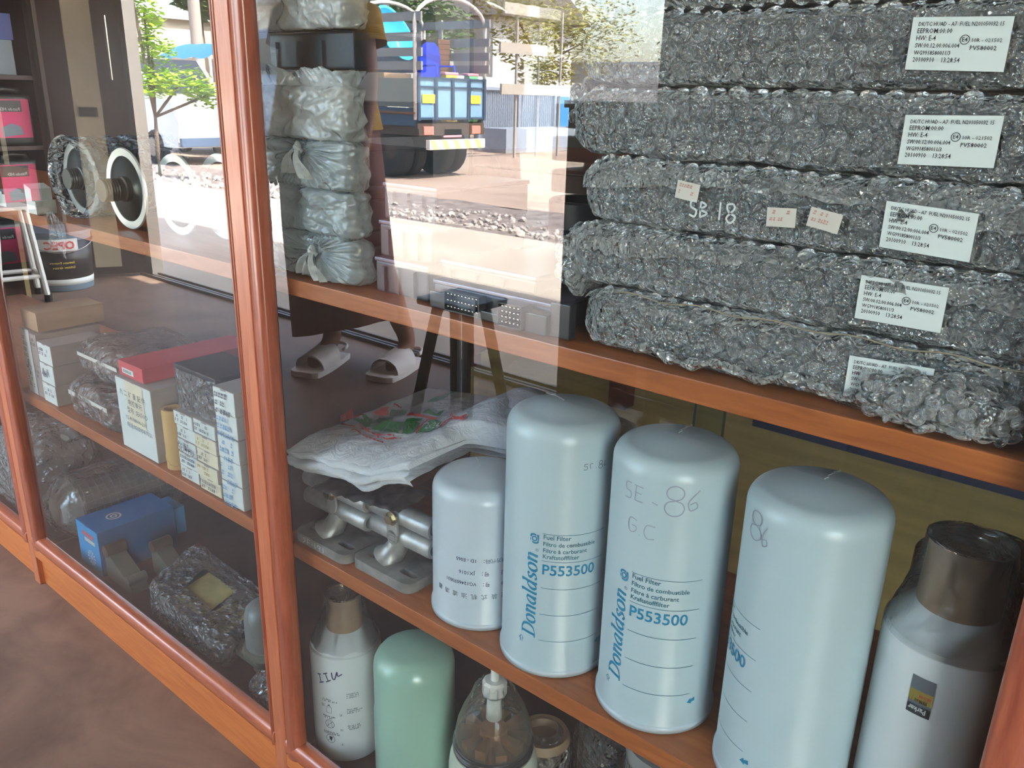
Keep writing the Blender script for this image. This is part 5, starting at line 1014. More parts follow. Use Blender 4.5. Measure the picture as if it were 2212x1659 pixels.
jug('black oil jug with magenta label on the third shelf, right end', -1.102, .6355); jug('black oil jug with magenta label one shelf below the upper one', -1.090, .3455); jug('black oil jug with magenta label near the floor', -.985, .0605); jug('second black oil jug on the middle shelf, further from the door', -.885, .3455); jug('second black oil jug on the third shelf, further from the door', -.900, .6355)
t = carton('blue_carton', 'blue and white carton on the high shelf of the oil rack', (-4.55, -4.36, -1.16, -.94, 1.095, 1.205), ('box_blue',)); t = carton('grey_box', 'grey box on the shelf under the blue carton', (-4.55, -4.36, -1.15, -.93, .9455, 1.094), ('pail_grey',))
# stool and pail
t = thing('white_stool', 'white metal stool in front of the oil rack', 'stool', (-4.02, -.88, 0)); S = ((-4.065, -.985), (-3.89, -.955), (-4.10, -.80), (-3.92, -.77)); Tt = ((-4.03, -.945), (-3.925, -.93), (-4.05, -.835), (-3.945, -.82))
for a, b in zip(S, Tt): MB().cyl((*a, .0), (*b, .40), .013, 8).build('leg', 'stool_white', t); MB().cyl((*a, .0), (a[0] + .001, a[1], .03), .017, 8).build('foot_cap', 'black_plastic', t)
MB().box(-4.07, -3.905, -.965, -.80, .40, .415, bev=.004).build('seat', 'stool_white', t)
for i, j in ((0, 1), (1, 3), (3, 2), (2, 0)):
    a = [S[i][k] * .72 + Tt[i][k] * .28 for k in (0, 1)]; b = [S[j][k] * .72 + Tt[j][k] * .28 for k in (0, 1)]; MB().cyl((*a, .112), (*b, .112), .010, 8).build('rung', 'stool_white', t)
t = thing('grease_pail', 'black and grey grease pail with red lettering beside the white stool', 'pail', (-4.13, -1.13, 0)); c = (-4.13, -1.13, 0)
MB().lathe([(0, 0), (.120, 0), (.124, .004), (.138, .26), (.142, .262), (.142, .275), (0, .276)], c, n=40).build('body', 'pail_grey', t, auto=35)
MB().lathe([(.1275, .055), (.1375, .235)], c, n=40).build('dark_label', 'pail_black', t, True); MB().lathe([(.1265, .030), (.1285, .058)], c, n=40).build('white_band', 'paper', t, True)
oncyl(rect2d(-.085, 0, .085, .055, 12), c[0], c[1], .137, 25, .190, .003).build('name_panel', 'paper', t); oncyl(fit2d(text2d('OPEC', 1, 0, .03, res=2), .125), c[0], c[1], .137, -4, .198, .005).build('brand_text', 'ink_red', t)
oncyl(joined(xf(fit2d(text2d('Extreme Pressure', 1, 0, .01, res=1), .10), 0, .022), fit2d(text2d('Lithium Grease', 1, 0, .01, res=1), .09)), c[0], c[1], .133, 0, .110, .005).build('label_text', 'yellow', t)
m = MB(); m.tube([(c[0] + .148 * math.cos(a), c[1] + .148 * math.sin(a), .235 - .05 * math.sin((a + 1.0) / 2.6 * PI)) for a in [(-1.0 + 2.6 * k / 14) for k in range(15)]], .003, 6); m.build('bail_handle', 'alu', t, True)
t = thing('wooden_stool', 'dark wooden stool with splayed legs beside the person in clogs', 'stool', (-1.62, -1.18, 0)); LG = (((-1.69, -1.08), (-1.645, -1.14)), ((-1.50, -1.11), (-1.54, -1.15)), ((-1.70, -1.27), (-1.655, -1.22)), ((-1.51, -1.29), (-1.55, -1.23)))
for a, b in LG: MB().cyl((*a, 0), (*b, .345), .017, 8).build('leg', 'rack_brown', t)
MB().box(-1.69, -1.50, -1.275, -1.095, .345, .368, bev=.006).build('seat', 'rack_brown', t)
# ------------------------------------------------------------------ the person
def skin_body(name, joints, bones, mat, parent, sub=1):
    idx = {k: i for i, k in enumerate(joints)}; me = bpy.data.meshes.new(name); off = root_loc(parent)
    me.from_pydata([tuple(Vector(v[0]) - off) for v in joints.values()], [(idx[a], idx[b]) for a, b in bones], []); o = bpy.data.objects.new(name, me); COL.objects.link(o)
    o.modifiers.new('skin', 'SKIN'); sk = me.skin_vertices[0].data
    for i, v in enumerate(joints.values()): r = v[1]; sk[i].radius = (r, r) if not isinstance(r, tuple) else r; sk[i].use_root = (i == 0)
    sm = o.modifiers.new('sub', 'SUBSURF'); sm.levels = sub; sm.render_levels = sub
    dg = bpy.context.evaluated_depsgraph_get(); m2 = bpy.data.meshes.new_from_object(o.evaluated_get(dg)); bpy.data.objects.remove(o)
    return m2
per = thing('person', 'person standing in a mustard shirt, dark brown wrap skirt and pale clogs, arm hanging', 'person', (-2.22, -1.27, 0))
J = {}
def j(k, p, r): J[k] = (p, r)
j('pelvis', (-2.275, -1.27, .80), (.105, .085)); j('belly', (-2.275, -1.265, .92), (.095, .075)); j('chest', (-2.275, -1.265, 1.06), (.108, .078)); j('collar', (-2.275, -1.27, 1.17), (.07, .05)); j('neck', (-2.272, -1.262, 1.235), .038); j('skull', (-2.268, -1.25, 1.29), .045)
for sx, n, hand in ((1, 'r', ((-2.005, -1.225), .0)), (-1, 'l', ((-2.455, -1.215), .0))):
    j(n + 'sh', (-2.275 + sx * .150, -1.275, 1.165), .050); j(n + 'ua', (-2.275 + sx * .178, -1.275, 1.06), .042); j(n + 'el', (-2.275 + sx * .205, -1.27, .945), .034); j(n + 'fa', (-2.275 + sx * .215, -1.25, .86), .031); j(n + 'wr', (-2.275 + sx * .225, -1.225, .760), .021); j(n + 'pa', (-2.275 + sx * .227, -1.215, .705), (.018, .030))
    for q, (dy, ln) in enumerate(((.026, .058), (.009, .066), (-.008, .061), (-.023, .048))):
        y_ = -1.215 + dy; bx = -2.275 + sx * .228; j(n + 'f%da' % q, (bx, y_, .668), .0085); j(n + 'f%db' % q, (bx - sx * .006, y_, .668 - ln * .5), .0078); j(n + 'f%dc' % q, (bx - sx * .018, y_, .668 - ln), .0065)
    j(n + 't1', (-2.275 + sx * .216, -1.184, .712), .0105); j(n + 't2', (-2.275 + sx * .208, -1.168, .680), .009); j(n + 't3', (-2.275 + sx * .204, -1.162, .655), .0075)
LEG = {'r': ((-2.195, -1.30, .76), (-2.14, -1.33, .42), (-2.075, -1.425, .085), (-2.035, -1.285, .030)), 'l': ((-2.335, -1.27, .76), (-2.32, -1.26, .42), (-2.305, -1.275, .085), (-2.245, -1.125, .030))}
for n, (h_, k_, a_, t_) in LEG.items():
    j(n + 'hip', h_, .080); j(n + 'kn', k_, .052); cm = [k_[i] * .62 + a_[i] * .38 for i in range(3)]; j(n + 'ca', tuple(cm), .050); j(n + 'an', a_, .033); mid = [(a_[i] + t_[i]) / 2 for i in range(3)]; j(n + 'ft', (mid[0], mid[1], .040), (.032, .026)); j(n + 'to', t_, (.034, .016))
B_ = [('pelvis', 'belly'), ('belly', 'chest'), ('chest', 'collar'), ('collar', 'neck'), ('neck', 'skull')]
for n in 'rl':
    B_ += [('collar', n + 'sh'), (n + 'sh', n + 'ua'), (n + 'ua', n + 'el'), (n + 'el', n + 'fa'), (n + 'fa', n + 'wr'), (n + 'wr', n + 'pa'), (n + 'wr', n + 't1'), (n + 't1', n + 't2'), (n + 't2', n + 't3'), ('pelvis', n + 'hip'), (n + 'hip', n + 'kn'), (n + 'kn', n + 'ca'), (n + 'ca', n + 'an'), (n + 'an', n + 'ft'), (n + 'ft', n + 'to')]
    for q in range(4): B_ += [(n + 'pa', n + 'f%da' % q), (n + 'f%da' % q, n + 'f%db' % q), (n + 'f%db' % q, n + 'f%dc' % q)]
me_b = skin_body('body', J, B_, 'skin', per)
HC = Vector((-2.266, -1.240, 1.365)); RZ = Matrix.Rotation(rad(12), 3, 'Z')       # head with a face, turned a little
def headP(u, v):
    th, ph = u * 2 * PI, (v - .5) * PI; d = Vector((math.cos(ph) * math.sin(th), math.cos(ph) * math.cos(th), math.sin(ph)))
    p = Vector((d.x * .071, d.y * .088, d.z * .104)); f = max(0, d.y)
    if d.z < -.2: p.x *= 1 + .22 * (d.z + .2); p.y *= 1 + .05 * (d.z + .2)
    g = lambda x0, z0, s_: math.exp(-((d.x - x0) ** 2 + (d.z - z0) ** 2) / s_)
    p.y += f * (.017 * math.exp(-(d.x / .16) ** 2) * math.exp(-((d.z + .18) / .22) ** 2) - .008 * (g(-.36, .06, .02) + g(.36, .06, .02)) + .006 * g(0, -.55, .02) + .005 * g(0, -.86, .03))
    return RZ @ p + HC
hb = MB(); hb.grid(headP, 48, 32, cu=True)
for sx in (-1, 1):
    hb.grid(lambda u, v, sx=sx: RZ @ Vector((sx * (.066 + .010 * math.sin(v * PI)), -.006 + .017 * math.cos(u * 2 * PI) * math.sin(v * PI), -.004 + .031 * math.sin(u * 2 * PI) * math.sin(v * PI) + 0 * v)) + HC, 14, 8, cu=True)
bm = bmesh.new(); bm.from_mesh(me_b); ofs = per.location; vv = [bm.verts.new(Vector(p) - ofs) for p in hb.v]
for f in hb.f:
    try: bm.faces.new([vv[i] for i in f])
    except ValueError: pass
bmesh.ops.remove_doubles(bm, verts=bm.verts, dist=1e-5); bmesh.ops.recalc_face_normals(bm, faces=bm.faces)
me_p = bpy.data.meshes.new('body'); bm.to_mesh(me_p); bm.free(); me_p.materials.append(MATS['skin']); me_p.polygons.foreach_set('use_smooth', [True] * len(me_p.polygons)); ob = bpy.data.objects.new('body', me_p); COL.objects.link(ob); ob.parent = per
m = MB(); m.grid(lambda u, v: RZ @ (Vector((math.cos((v * .62 - .10) * PI) * math.sin(u * 2 * PI) * .079, math.cos((v * .62 - .10) * PI) * math.cos(u * 2 * PI) * .094 - .010, .010 + math.sin((v * .62 - .10) * PI) * .104 + (.042 if math.cos(u * 2 * PI) > .35 and v < .45 else 0) * (1 - v)))) + HC, 40, 20, cu=True); m.build('hair', 'hair', per, True)
m = MB(); m.ball(HC + RZ @ Vector((0, -.102, -.01)), .036, 10); m.build('hair_bun', 'hair', per, True)
for sx in (-1, 1): e_ = MB().ball(HC + RZ @ Vector((sx * .027, .0735, .008)), .0105, 8).build('eye', 'eye_white', per, True); MB().ball(HC + RZ @ Vector((sx * .027, .0825, .008)), .0048, 6).build('iris', 'hair', e_, True)
MB().ball(HC + RZ @ Vector((0, .083, -.056)), .017, 8, (1.2, .35, .38)).build('mouth', 'lip', per, True)
# clothes
def loft(rings, n=40, wob=.0, k0=0): # rings: (cx, cy, z, ax, ay)
    m = MB(); m.grid(lambda u, v: (lambda r: (r[0] + r[3] * (1 + wob * math.sin(u * 2 * PI * 7 + k0 + v * 3)) * math.cos(u * 2 * PI), r[1] + r[4] * (1 + wob * math.sin(u * 2 * PI * 7 + k0 + v * 3)) * math.sin(u * 2 * PI), r[2] + r[5] * math.cos(u * 2 * PI)))(lerp_ring(rings, v)), n, 26, cu=True); return m
def lerp_ring(R, v):
    t = v * (len(R) - 1); i = min(int(t), len(R) - 2); f = t - i; f = f * f * (3 - 2 * f) if False else f
    return [R[i][k] * (1 - f) + R[i + 1][k] * f for k in range(6)]
m = loft([(-2.275, -1.265, .800, .200, .162, 0), (-2.275, -1.265, .92, .172, .138, 0), (-2.275, -1.265, 1.05, .158, .120, 0), (-2.275, -1.268, 1.13, .160, .108, 0), (-2.275, -1.27, 1.19, .115, .085, 0), (-2.274, -1.266, 1.222, .056, .055, 0)], 48, .018)
for sx in (-1, 1): q = loft([(-2.275 + sx * .085, -1.272, 1.185, .060, .066, 0), (-2.275 + sx * .158, -1.274, 1.145, .068, .072, sx * .012), (-2.275 + sx * .186, -1.274, 1.065, .060, .070, sx * .018), (-2.275 + sx * .192, -1.274, 1.045, .062, .072, sx * .018)], 28, .03, 2); m.add(q.v, q.f)
m.build('shirt', 'shirt', per, True)
m = loft([(-2.275, -1.268, .87, .160, .126, 0), (-2.275, -1.268, .78, .188, .150, 0), (-2.262, -1.275, .50, .196, .165, .01), (-2.250, -1.285, .28, .196, .172, .03), (-2.245, -1.29, .135, .196, .176, .055)], 48, .028, 1); m.build('wrap_skirt', 'longyi', per, True)
for n in 'rl':
    h_, k_, a_, t_ = LEG[n]; d = Vector((t_[0] - a_[0], t_[1] - a_[1], 0)).normalized(); o = Vector((a_[0], a_[1], 0)) - d * .045; s_ = Vector((d.y, -d.x, 0)); SM = Matrix(((s_.x, d.x, 0, o.x), (s_.y, d.y, 0, o.y), (0, 0, 1, 0), (0, 0, 0, 1)))
    wd = lambda t: .040 + .018 * math.sin(min(1, t / .75) * PI / 2) * (1 if t < .75 else math.sqrt(max(.0, 1 - ((t - .75) / .27) ** 2)) * 1.0) - (.012 if t > .96 else 0)
    out = [(wd(k / 20) * 1.0, .255 * k / 20) for k in range(21)] + [(-wd(k / 20), .255 * k / 20) for k in range(20, -1, -1)]
    so_ = MB(); so_.prism(out, .001, .020, SM); sole = so_.build('clog_sole', 'clog', per)
    m = MB()                                             # vamp: arched band over the foot, open at the toe
    m.grid(lambda u, v: SM @ Vector(((.058 - .004 * v) * math.cos(PI * u), .100 + .108 * v - .02 * math.sin(PI * u) * (1 - v), .016 + (.066 - .016 * v) * math.sin(PI * u) ** .8)), 22, 10); m.grid(lambda u, v: SM @ Vector(((.054 - .004 * v) * math.cos(PI * u), .100 + .106 * v, .014 + (.061 - .016 * v) * math.sin(PI * u) ** .8)), 22, 10)
    m.build('clog_upper', 'clog', per, True)
    m = MB(); m.tube([SM @ Vector((.046 * math.cos(a), .060 - .075 * math.sin(a), .050)) for a in [PI * k / 14 for k in range(15)]], .006, 8); m.build('heel_strap', 'clog', per, True)

# ------------------------------------------------------------------ greenery
def leaves(mb, centers, n, size, rs, flatness=.5):
    for k in range(n):
        c, r = rs.choice(centers); d = Vector((rs.gauss(0, 1), rs.gauss(0, 1), rs.gauss(0, 1))); d = d.normalized() * (rs.random() ** .4); p = Vector(c) + Vector((d.x * r[0], d.y * r[1], d.z * r[2])); a = rs.uniform(0, 2 * PI); tl = rs.uniform(-flatness, flatness); s_ = size * rs.uniform(.6, 1.3)
        u = Vector((math.cos(a), math.sin(a), tl)).normalized(); v = u.cross(Vector((rs.uniform(-.4, .4), rs.uniform(-.4, .4), 1))).normalized() * .42
        mb.add([p - u * s_, p + v * s_, p + u * s_, p - v * s_], [(0, 1, 2, 3)])
def tree(nm, label, base, trunk, centers, n, size, mat, seed, group=None, cat='tree'):
    t = thing(nm, label, cat, base, group); rs = random.Random(seed); mb = MB(); leaves(mb, centers, n, size, rs); stuff(mb.build('foliage', mat, t))
    m = MB(); top = Vector(trunk); m.tube([Vector(base), Vector(base) * .5 + top * .5 + Vector((.04, .03, 0)), top], [trunk_r(base, top), trunk_r(base, top) * .8, trunk_r(base, top) * .5], 8)
    for c, r in centers[:6]: m.tube([top, top * .4 + Vector(c) * .6, Vector(c)], [trunk_r(base, top) * .45, .02, .01], 5)
    m.build('trunk', 'bark', t, True); return t
def trunk_r(a, b): return max(.03, (Vector(b) - Vector(a)).length * .045)
tree('leafy_shrub', 'bright lime-green shrub on a thin trunk beside the road', (-10.5, -5.03, -.28), (-10.5, -5.05, .55), [((-10.5, -5.0, .95), (.5, .30, .20)), ((-10.5, -5.45, .98), (.5, .38, .20)), ((-10.5, -5.8, .82), (.4, .25, .18)), ((-10.6, -5.15, 1.35), (.4, .25, .22)), ((-10.6, -5.1, 1.75), (.35, .22, .28)), ((-10.5, -4.9, 2.2), (.4, .3, .3))], 2600, .055, 'leaf_lime', 5, cat='shrub')
tree('street_tree', 'yellow-green tree right of the truck', (-14.7, -18.2, -.3), (-14.7, -18.2, 1.7), [((-14.4, -17.15, 2.22), (0.96, 0.96, 0.72)), ((-14.64, -18.47, 2.58), (1.08, 1.08, 1.08)), ((-14.76, -19.79, 2.46), (1.08, 1.2, 1.2)), ((-14.4, -17.99, 1.44), (0.72, 1.08, 0.42)), ((-14.88, -21.23, 2.7), (1.2, 1.32, 1.2)), ((-14.64, -16.55, 3.3), (0.96, 0.84, 0.72))], 4200, .10, 'leaf_olive', 6)
tree('street_tree', 'green leafy tree behind the load of the truck', (-14.5, -13.4, -.3), (-14.5, -13.4, 1.9), [((-14.3, -13.2, 2.5), (.9, .9, .7)), ((-14.4, -14.2, 2.3), (.8, .8, .6)), ((-14.2, -12.4, 2.7), (.8, .8, .6)), ((-14.3, -13.4, 3.2), (.9, 1.0, .7))], 2600, .10, 'leaf_green', 8)
tree('street_tree', 'broad green tree in the yard beyond the gate', (-13.5, -25.0, -.3), (-13.5, -25.0, 1.7), [((-13.2, -23.9, 2.4), (1.2, 1.2, 1.2)), ((-13.4, -25.3, 2.6), (1.2, 1.3, 1.2)), ((-13.6, -27.0, 2.4), (1.3, 1.4, 1.3)), ((-13.2, -24.4, 1.2), (.9, 1.6, .6))], 3400, .11, 'leaf_green', 9)
tree('palm_tree', 'drooping pale palm beside the beige building', (-24, -13.9, -.3), (-24, -13.9, 3.4), [((-24, -13.6, 3.4), (.6, .5, .45)), ((-24, -14.1, 3.2), (.6, .5, .5))], 700, .22, 'leaf_green', 10)
# ------------------------------------------------------------------ buildings and walls
def house(nm, label, b, wall, roof_h, mat_roof, over=.3, gable='x', wins=()):
    x0, x1, y0, y1, z0, z1 = b; t = thing(nm, label, 'building', ((x0 + x1) / 2, (y0 + y1) / 2, z0)); MB().box(x0, x1, y0, y1, z0, z1).build('wall', wall, t); m = MB()
    if gable == 'y': m.prism([(x0 - over, z1), (x1 + over, z1), ((x0 + x1) / 2, z1 + roof_h)], -(y1 - y0) / 2 - over, (y1 - y0) / 2 + over, Matrix(((1, 0, 0, 0), (0, 0, 1, (y0 + y1) / 2), (0, 1, 0, 0), (0, 0, 0, 1))))
    else: m.prism([(y0 - over, z1), (y1 + over, z1), ((y0 + y1) / 2, z1 + roof_h)], -(x1 - x0) / 2 - over, (x1 - x0) / 2 + over, Matrix(((0, 0, 1, (x0 + x1) / 2), (1, 0, 0, 0), (0, 1, 0, 0), (0, 0, 0, 1))))
    m.build('roof', mat_roof, t)
    for wy, wz, ww, wh in wins: f = MB().box(x1, x1 + .06, wy, wy + ww, wz, wz + wh).build('window', 'plaster_white', t); MB().box(x1 + .05, x1 + .075, wy + .08, wy + ww - .08, wz + .08, wz + wh - .08).build('pane', 'window_dark', f)
    return t
house('white_house', 'white house with a bright gable wall behind the gate', (-26, -20, -26.8, -22.3, -.3, 3.4), 'plaster_white', 1.6, 'roof_grey', .5, 'x', ((-25.2, .9, .9, 1.2),))
house('grey_house', 'grey house with a window behind the truck', (-25.5, -20.4, -20.8, -15.2, -.3, 3.2), 'plaster_grey', 1.5, 'roof_grey', .5, 'y', ((-20.4, 1.8, .8, 1.2), (-18.5, 1.6, .9, 1.2)))
house('beige_building', 'long beige building far behind the shrub', (-33.5, -27, -19.0, -11.0, -.3, 2.95), 'plaster_beige', .25, 'plaster_grey', .2, 'y')
house('dark_eave_house', 'house with dark eaves at the left behind the shrub', (-34, -27.5, -10.0, -5.0, -.3, 3.0), 'plaster_white', 1.9, 'roof_grey', .6, 'x')
t = thing('utility_pole', 'tall concrete utility pole behind the shrub', 'pole', (-22, -12.55, -.3)); MB().cyl((-22, -12.55, -.3), (-22, -12.55, 5.6), .17, 14, .14).build('shaft', 'pole', t, auto=40); MB().box(-22.06, -21.94, -13.3, -11.8, 5.2, 5.32).build('crossarm', 'pole', t)
t = thing('street_pole', 'thin white metal pole with cross pieces among the leaves', 'pole', (-18, -9.05, -.3)); MB().cyl((-18, -9.05, -.3), (-18, -8.85, 3.2), .045, 8).build('shaft', 'rail_white', t); MB().box(-18.03, -17.97, -9.2, -8.65, 1.98, 2.03).build('crosspiece', 'rail_white', t)
g_ = thing('metal_gate', 'grey-blue corrugated metal gate beyond the truck', 'gate', (-13.5, -15.6, -.3))
for k in range(12):
    y0 = -17.2 + .235 * k; m = MB(); m.grid(lambda u, v: (-13.5 + .025 * math.sin(u * 3 * 2 * PI), y0 + .232 * u, -.28 + 1.32 * v), 25, 2); m.build('panel', 'gate_grey', g_, True)
for y0 in (-17.22, -15.8, -14.37): MB().box(-13.5, -13.42, y0 - .04, y0 + .04, -.3, 1.12).build('gate_post', 'gate_grey', g_)
m = MB(); m.box(-13.47, -13.43, -17.2, -14.4, 1.02, 1.09); m.build('top_rail', 'gate_grey', g_)
tag(MB().box(-13.45, -13.38, -17.75, -17.3, -.3, .92, bev=.01).build('blue_door', 'door_blue'), 'bright blue door beside the grey gate', 'door')
t = thing('concrete_trough', 'long low grey concrete trough in front of the gate', 'trough', (-12.7, -15.6, -.3)); m = MB(); m.box(-13.0, -12.3, -17.1, -14.0, -.3, -.24); m.build('base', 'concrete', t)
for b in ((-13.0, -12.92, -17.1, -14.0), (-12.38, -12.3, -17.1, -14.0), (-12.92, -12.38, -17.1, -17.02), (-12.92, -12.38, -14.08, -14.0)): MB().box(*b, -.24, .22, bev=.01).build('side', 'gate_grey', t)
t = thing('ribbed_tank', 'white and blue ribbed tank lying behind the gate', 'tank', (-14.6, -15.4, -.3)); m = MB()
prf = [(.0, -.75)]
for k in range(31): prf.append((.52 + .035 * (k % 2), -.75 + 1.5 * k / 30))
m.lathe(prf + [(0, .75)], (-14.6, -15.4, .78), 'Y', 28); m.build('shell', 'plaster_white', t, auto=20)
for y0 in (-15.9, -14.9): MB().box(-14.95, -14.25, y0 - .05, y0 + .05, -.3, .35).build('support', 'concrete', t)
t = thing('timber_stand', 'timber stand with wide grey boards beside the yellow-green tree', 'stand', (-11.3, -13.4, -.3))
for y0 in (-14.5, -13.05): MB().box(-11.29, -11.25, y0 - .02, y0 + .02, -.3, 2.55).build('post', 'board_grey', t)
for z0, y0, y1 in ((2.38, -13.6, -12.55), (1.68, -13.9, -12.45), (.93, -14.6, -12.5)): MB().box(-11.22, -11.17, y0, y1, z0, z0 + .20, bev=.004).build('board', 'board_grey', t)
w_ = thing('yard_wall', 'long grey boundary wall across the road', 'wall', (-27.5, -30, -.3)); MB().box(-45, -10, -30.2, -30, -.3, 2.2).build('wall', 'plaster_grey', w_); MB().box(-45.05, -9.95, -30.25, -29.95, 2.2, 2.3).build('coping', 'concrete', w_)
# ------------------------------------------------------------------ the truck
TX, Y0, Y1 = -9.07, -9.66, -8.20
tk = thing('cargo_truck', 'blue open-sided cargo truck with slatted sides parked on the road', 'truck', (-10.6, -8.93, -.3))
MB().box(-11.9, TX, Y0 + .02, Y1 - .02, .42, .50).build('bed_floor', 'chassis', tk)
tg = MB().box(TX - .04, TX, Y0, Y1, .55, 1.13, bev=.004).build('tailgate', 'truck_blue', tk)
for k in range(5): y_ = Y0 + .03 + (Y1 - Y0 - .06) * k / 4; MB().box(TX, TX + .03, y_ - .025, y_ + .025, .54, 1.14).build('rib', 'truck_rib', tg)
for z in (.57, 1.00, 1.12): MB().box(TX, TX + .025, Y0, Y1, z - .014, z + .014).build('rib', 'truck_rib', tg)
for y_ in (Y1 - .36, Y0 + .12): MB().box(TX + .012, TX + .020, y_, y_ + .26, .78, .90).build('yellow_plate', 'sign_yellow', tg)
for ya, yb in ((Y1 - .04, Y1), (Y0, Y0 + .04)):
    s_ = MB().box(-11.9, TX - .04, ya, yb, .72, 1.11, bev=.003).build('side_board', 'truck_side', tk); MB().box(-11.9, TX - .04, ya - .004, yb + .004, .46, .71).build('lower_side_board', 'truck_rib', tk); MB().cyl((-11.9, (ya + yb) / 2 + (.03 if ya > -9 else -.03), .64), (TX, (ya + yb) / 2 + (.03 if ya > -9 else -.03), .64), .02, 8).build('side_rail', 'wicker', tk)
    for z in (1.22, 1.40, 1.60, 1.86): MB().box(-11.9, TX + .10, ya + .005, yb - .005, z, z + .115).build('side_slat', 'slat_grey', tk)
    for x_ in (-11.8, -10.9, -10.0): MB().box(x_ - .03, x_ + .03, ya, yb, 1.1, 2.0).build('stake', 'slat_grey', tk)
for x_ in (TX - .02, -10.4, -11.85):
    m = MB(); yc = (Y0 + Y1) / 2; hw = (Y1 - Y0) / 2; m.tube([(x_, Y0, .55), (x_, Y0, 1.85)] + [(x_, yc - hw * math.cos(PI * k / 12), 1.85 + .36 * math.sin(PI * k / 12)) for k in range(1, 12)] + [(x_, Y1, 1.85), (x_, Y1, .55)], .028, 10); m.build('hoop', 'rail_white', tk, True)
bp = MB().box(TX - .02, TX + .06, Y0 + .05, Y1 - .20, .13, .27, bev=.005).build('bumper', 'rail_white', tk)
for k in range(5): m = MB(); y_ = Y0 + .12 + .24 * k; m.add([(TX + .062, y_, .135), (TX + .062, y_ + .10, .135), (TX + .062, y_ + .17, .265), (TX + .062, y_ + .07, .265)], [(0, 1, 2, 3)]); m.build('stripe', 'stripe_pale', bp)
for y_ in (Y1 - .32, Y0 + .12): MB().box(TX - .02, TX + .03, y_, y_ + .2, .34, .46, bev=.01).build('tail_lamp', 'lamp_red', tk)
MB().box(TX + .0, TX + .02, -9.12, -8.74, .30, .42, bev=.004).build('number_plate', 'cloth_pink', tk)
MB().box(-12.4, TX - .02, -9.15, -8.72, .22, .42).build('chassis', 'chassis', tk); MB().box(-11.9, TX + .02, Y0 + .03, Y1 - .03, .33, .43).build('cross_frame', 'chassis', tk)
for x_ in (-9.75, -12.6):
    for yc in ((Y1 - .16), (Y1 - .42), (Y0 + .16), (Y0 + .42)) if x_ > -10 else ((Y1 - .18), (Y0 + .18)):
        wl_ = MB().lathe([(.20, -.10), (.34, -.11), (.38, -.08), (.385, 0), (.38, .08), (.34, .11), (.20, .10), (.12, .05), (.12, -.05), (.20, -.10)], (x_, yc, .085), 'Y', 32).build('wheel', 'tyre', tk, auto=40); MB().lathe([(0, -.06), (.2, -.05), (.2, .05), (0, .06)], (x_, yc, .085), 'Y', 20).build('hub', 'chassis', wl_)
cb = MB(); cb.prism([(-13.6, .15), (-12.05, .15), (-12.05, 1.85), (-13.2, 1.85), (-13.55, 1.15)], Y0 + .05, Y1 - .05, Matrix(((1, 0, 0, 0), (0, 0, 1, 0), (0, 1, 0, 0), (0, 0, 0, 1)))); cab_ = cb.build('cab', 'cab_blue', tk)
MB().box(-12.95, -12.3, Y1 - .052, Y1 - .04, 1.15, 1.7).build('window', 'window_dark', cab_); MB().box(-12.075, -12.04, Y0 + .3, Y1 - .3, 1.2, 1.7).build('window', 'window_dark', cab_)
# load on the truck
CL = ('bright blue plastic chair at the bottom of the stack on the truck', 'bright blue plastic chair second from the bottom of the stack on the truck', 'bright blue plastic chair third from the bottom of the stack on the truck', 'bright blue plastic chair topmost in the stack on the truck, its back showing')
for k in range(4):
    z = .95 + .052 * k; x = -9.54 + .03 * k; t = thing('plastic_chair', CL[k], 'chair', (x, -9.05, .503 if k == 0 else z - .03), 'blue plastic chairs on the truck')
    MB().box(x - .185, x + .2, -9.265, -8.835, z - .03, z, bev=.01).build('seat', 'chair_blue', t)
    m = MB(); m.prism([(-.20, 0), (.20, 0), (.215, .35), (.17, .50), (.08, .56), (-.08, .56), (-.17, .50), (-.215, .35)], -.012, .012, Matrix(((0, 0, 1, x - .198), (1, 0, 0, -9.05), (0, 1, 0, z - .03), (0, 0, 0, 1)))); m.build('backrest', 'chair_blue', t)
    if k == 3:
        for y_ in (-9.245, -8.855): m = MB(); m.tube([(x - .186, y_, z + .2), (x + .12, y_, z + .2), (x + .16, y_, z + .002)], .016, 6); m.build('armrest', 'chair_blue', t)
    if k == 0:
        for px_, py_ in ((-9.69, -9.25), (-9.69, -8.85), (-9.37, -9.25), (-9.37, -8.85)): MB().cyl((px_, py_, .503), (px_, py_, .925), .022, 8).build('leg', 'chair_blue', t)
ORD = ['topmost brown wicker mat'] + ['brown wicker mat ' + w + ' from the top' for w in 'second third fourth fifth sixth seventh eighth'.split()] + ['brown wicker mat ' + w + ' from the bottom' for w in 'eighth seventh sixth fifth fourth third second'.split()] + ['lowest brown wicker mat']
for k in range(16): tag(MB().box(-10.1 + .01 * (k % 3), -9.72, -9.56, -9.31 + .01 * (k % 2), .503 + .075 * k, .577 + .075 * k, bev=.01).build('wicker_mat', 'wicker'), ORD[15 - k] + ' of the pile on the truck', 'mat', 'wicker mats on the truck')
t = thing('wash_basin', 'large light blue plastic basin tilted among the load', 'basin', (-10.20, -8.66, 1.25)); RB = Matrix.Rotation(rad(62), 3, 'Y') @ Matrix.Rotation(rad(12), 3, 'X'); m = MB(); m.lathe([(0, 0), (.26, 0), (.30, .03), (.40, .20), (.43, .205), (.43, .215), (.39, .21), (.29, .035), (.25, .012), (0, .012)], (0, 0, 0), 'Z', 36); m.v = [tuple(RB @ Vector(p) + Vector((-10.20, -8.66, 1.66))) for p in m.v]; m.build('body', 'basin_blue', t, auto=40)
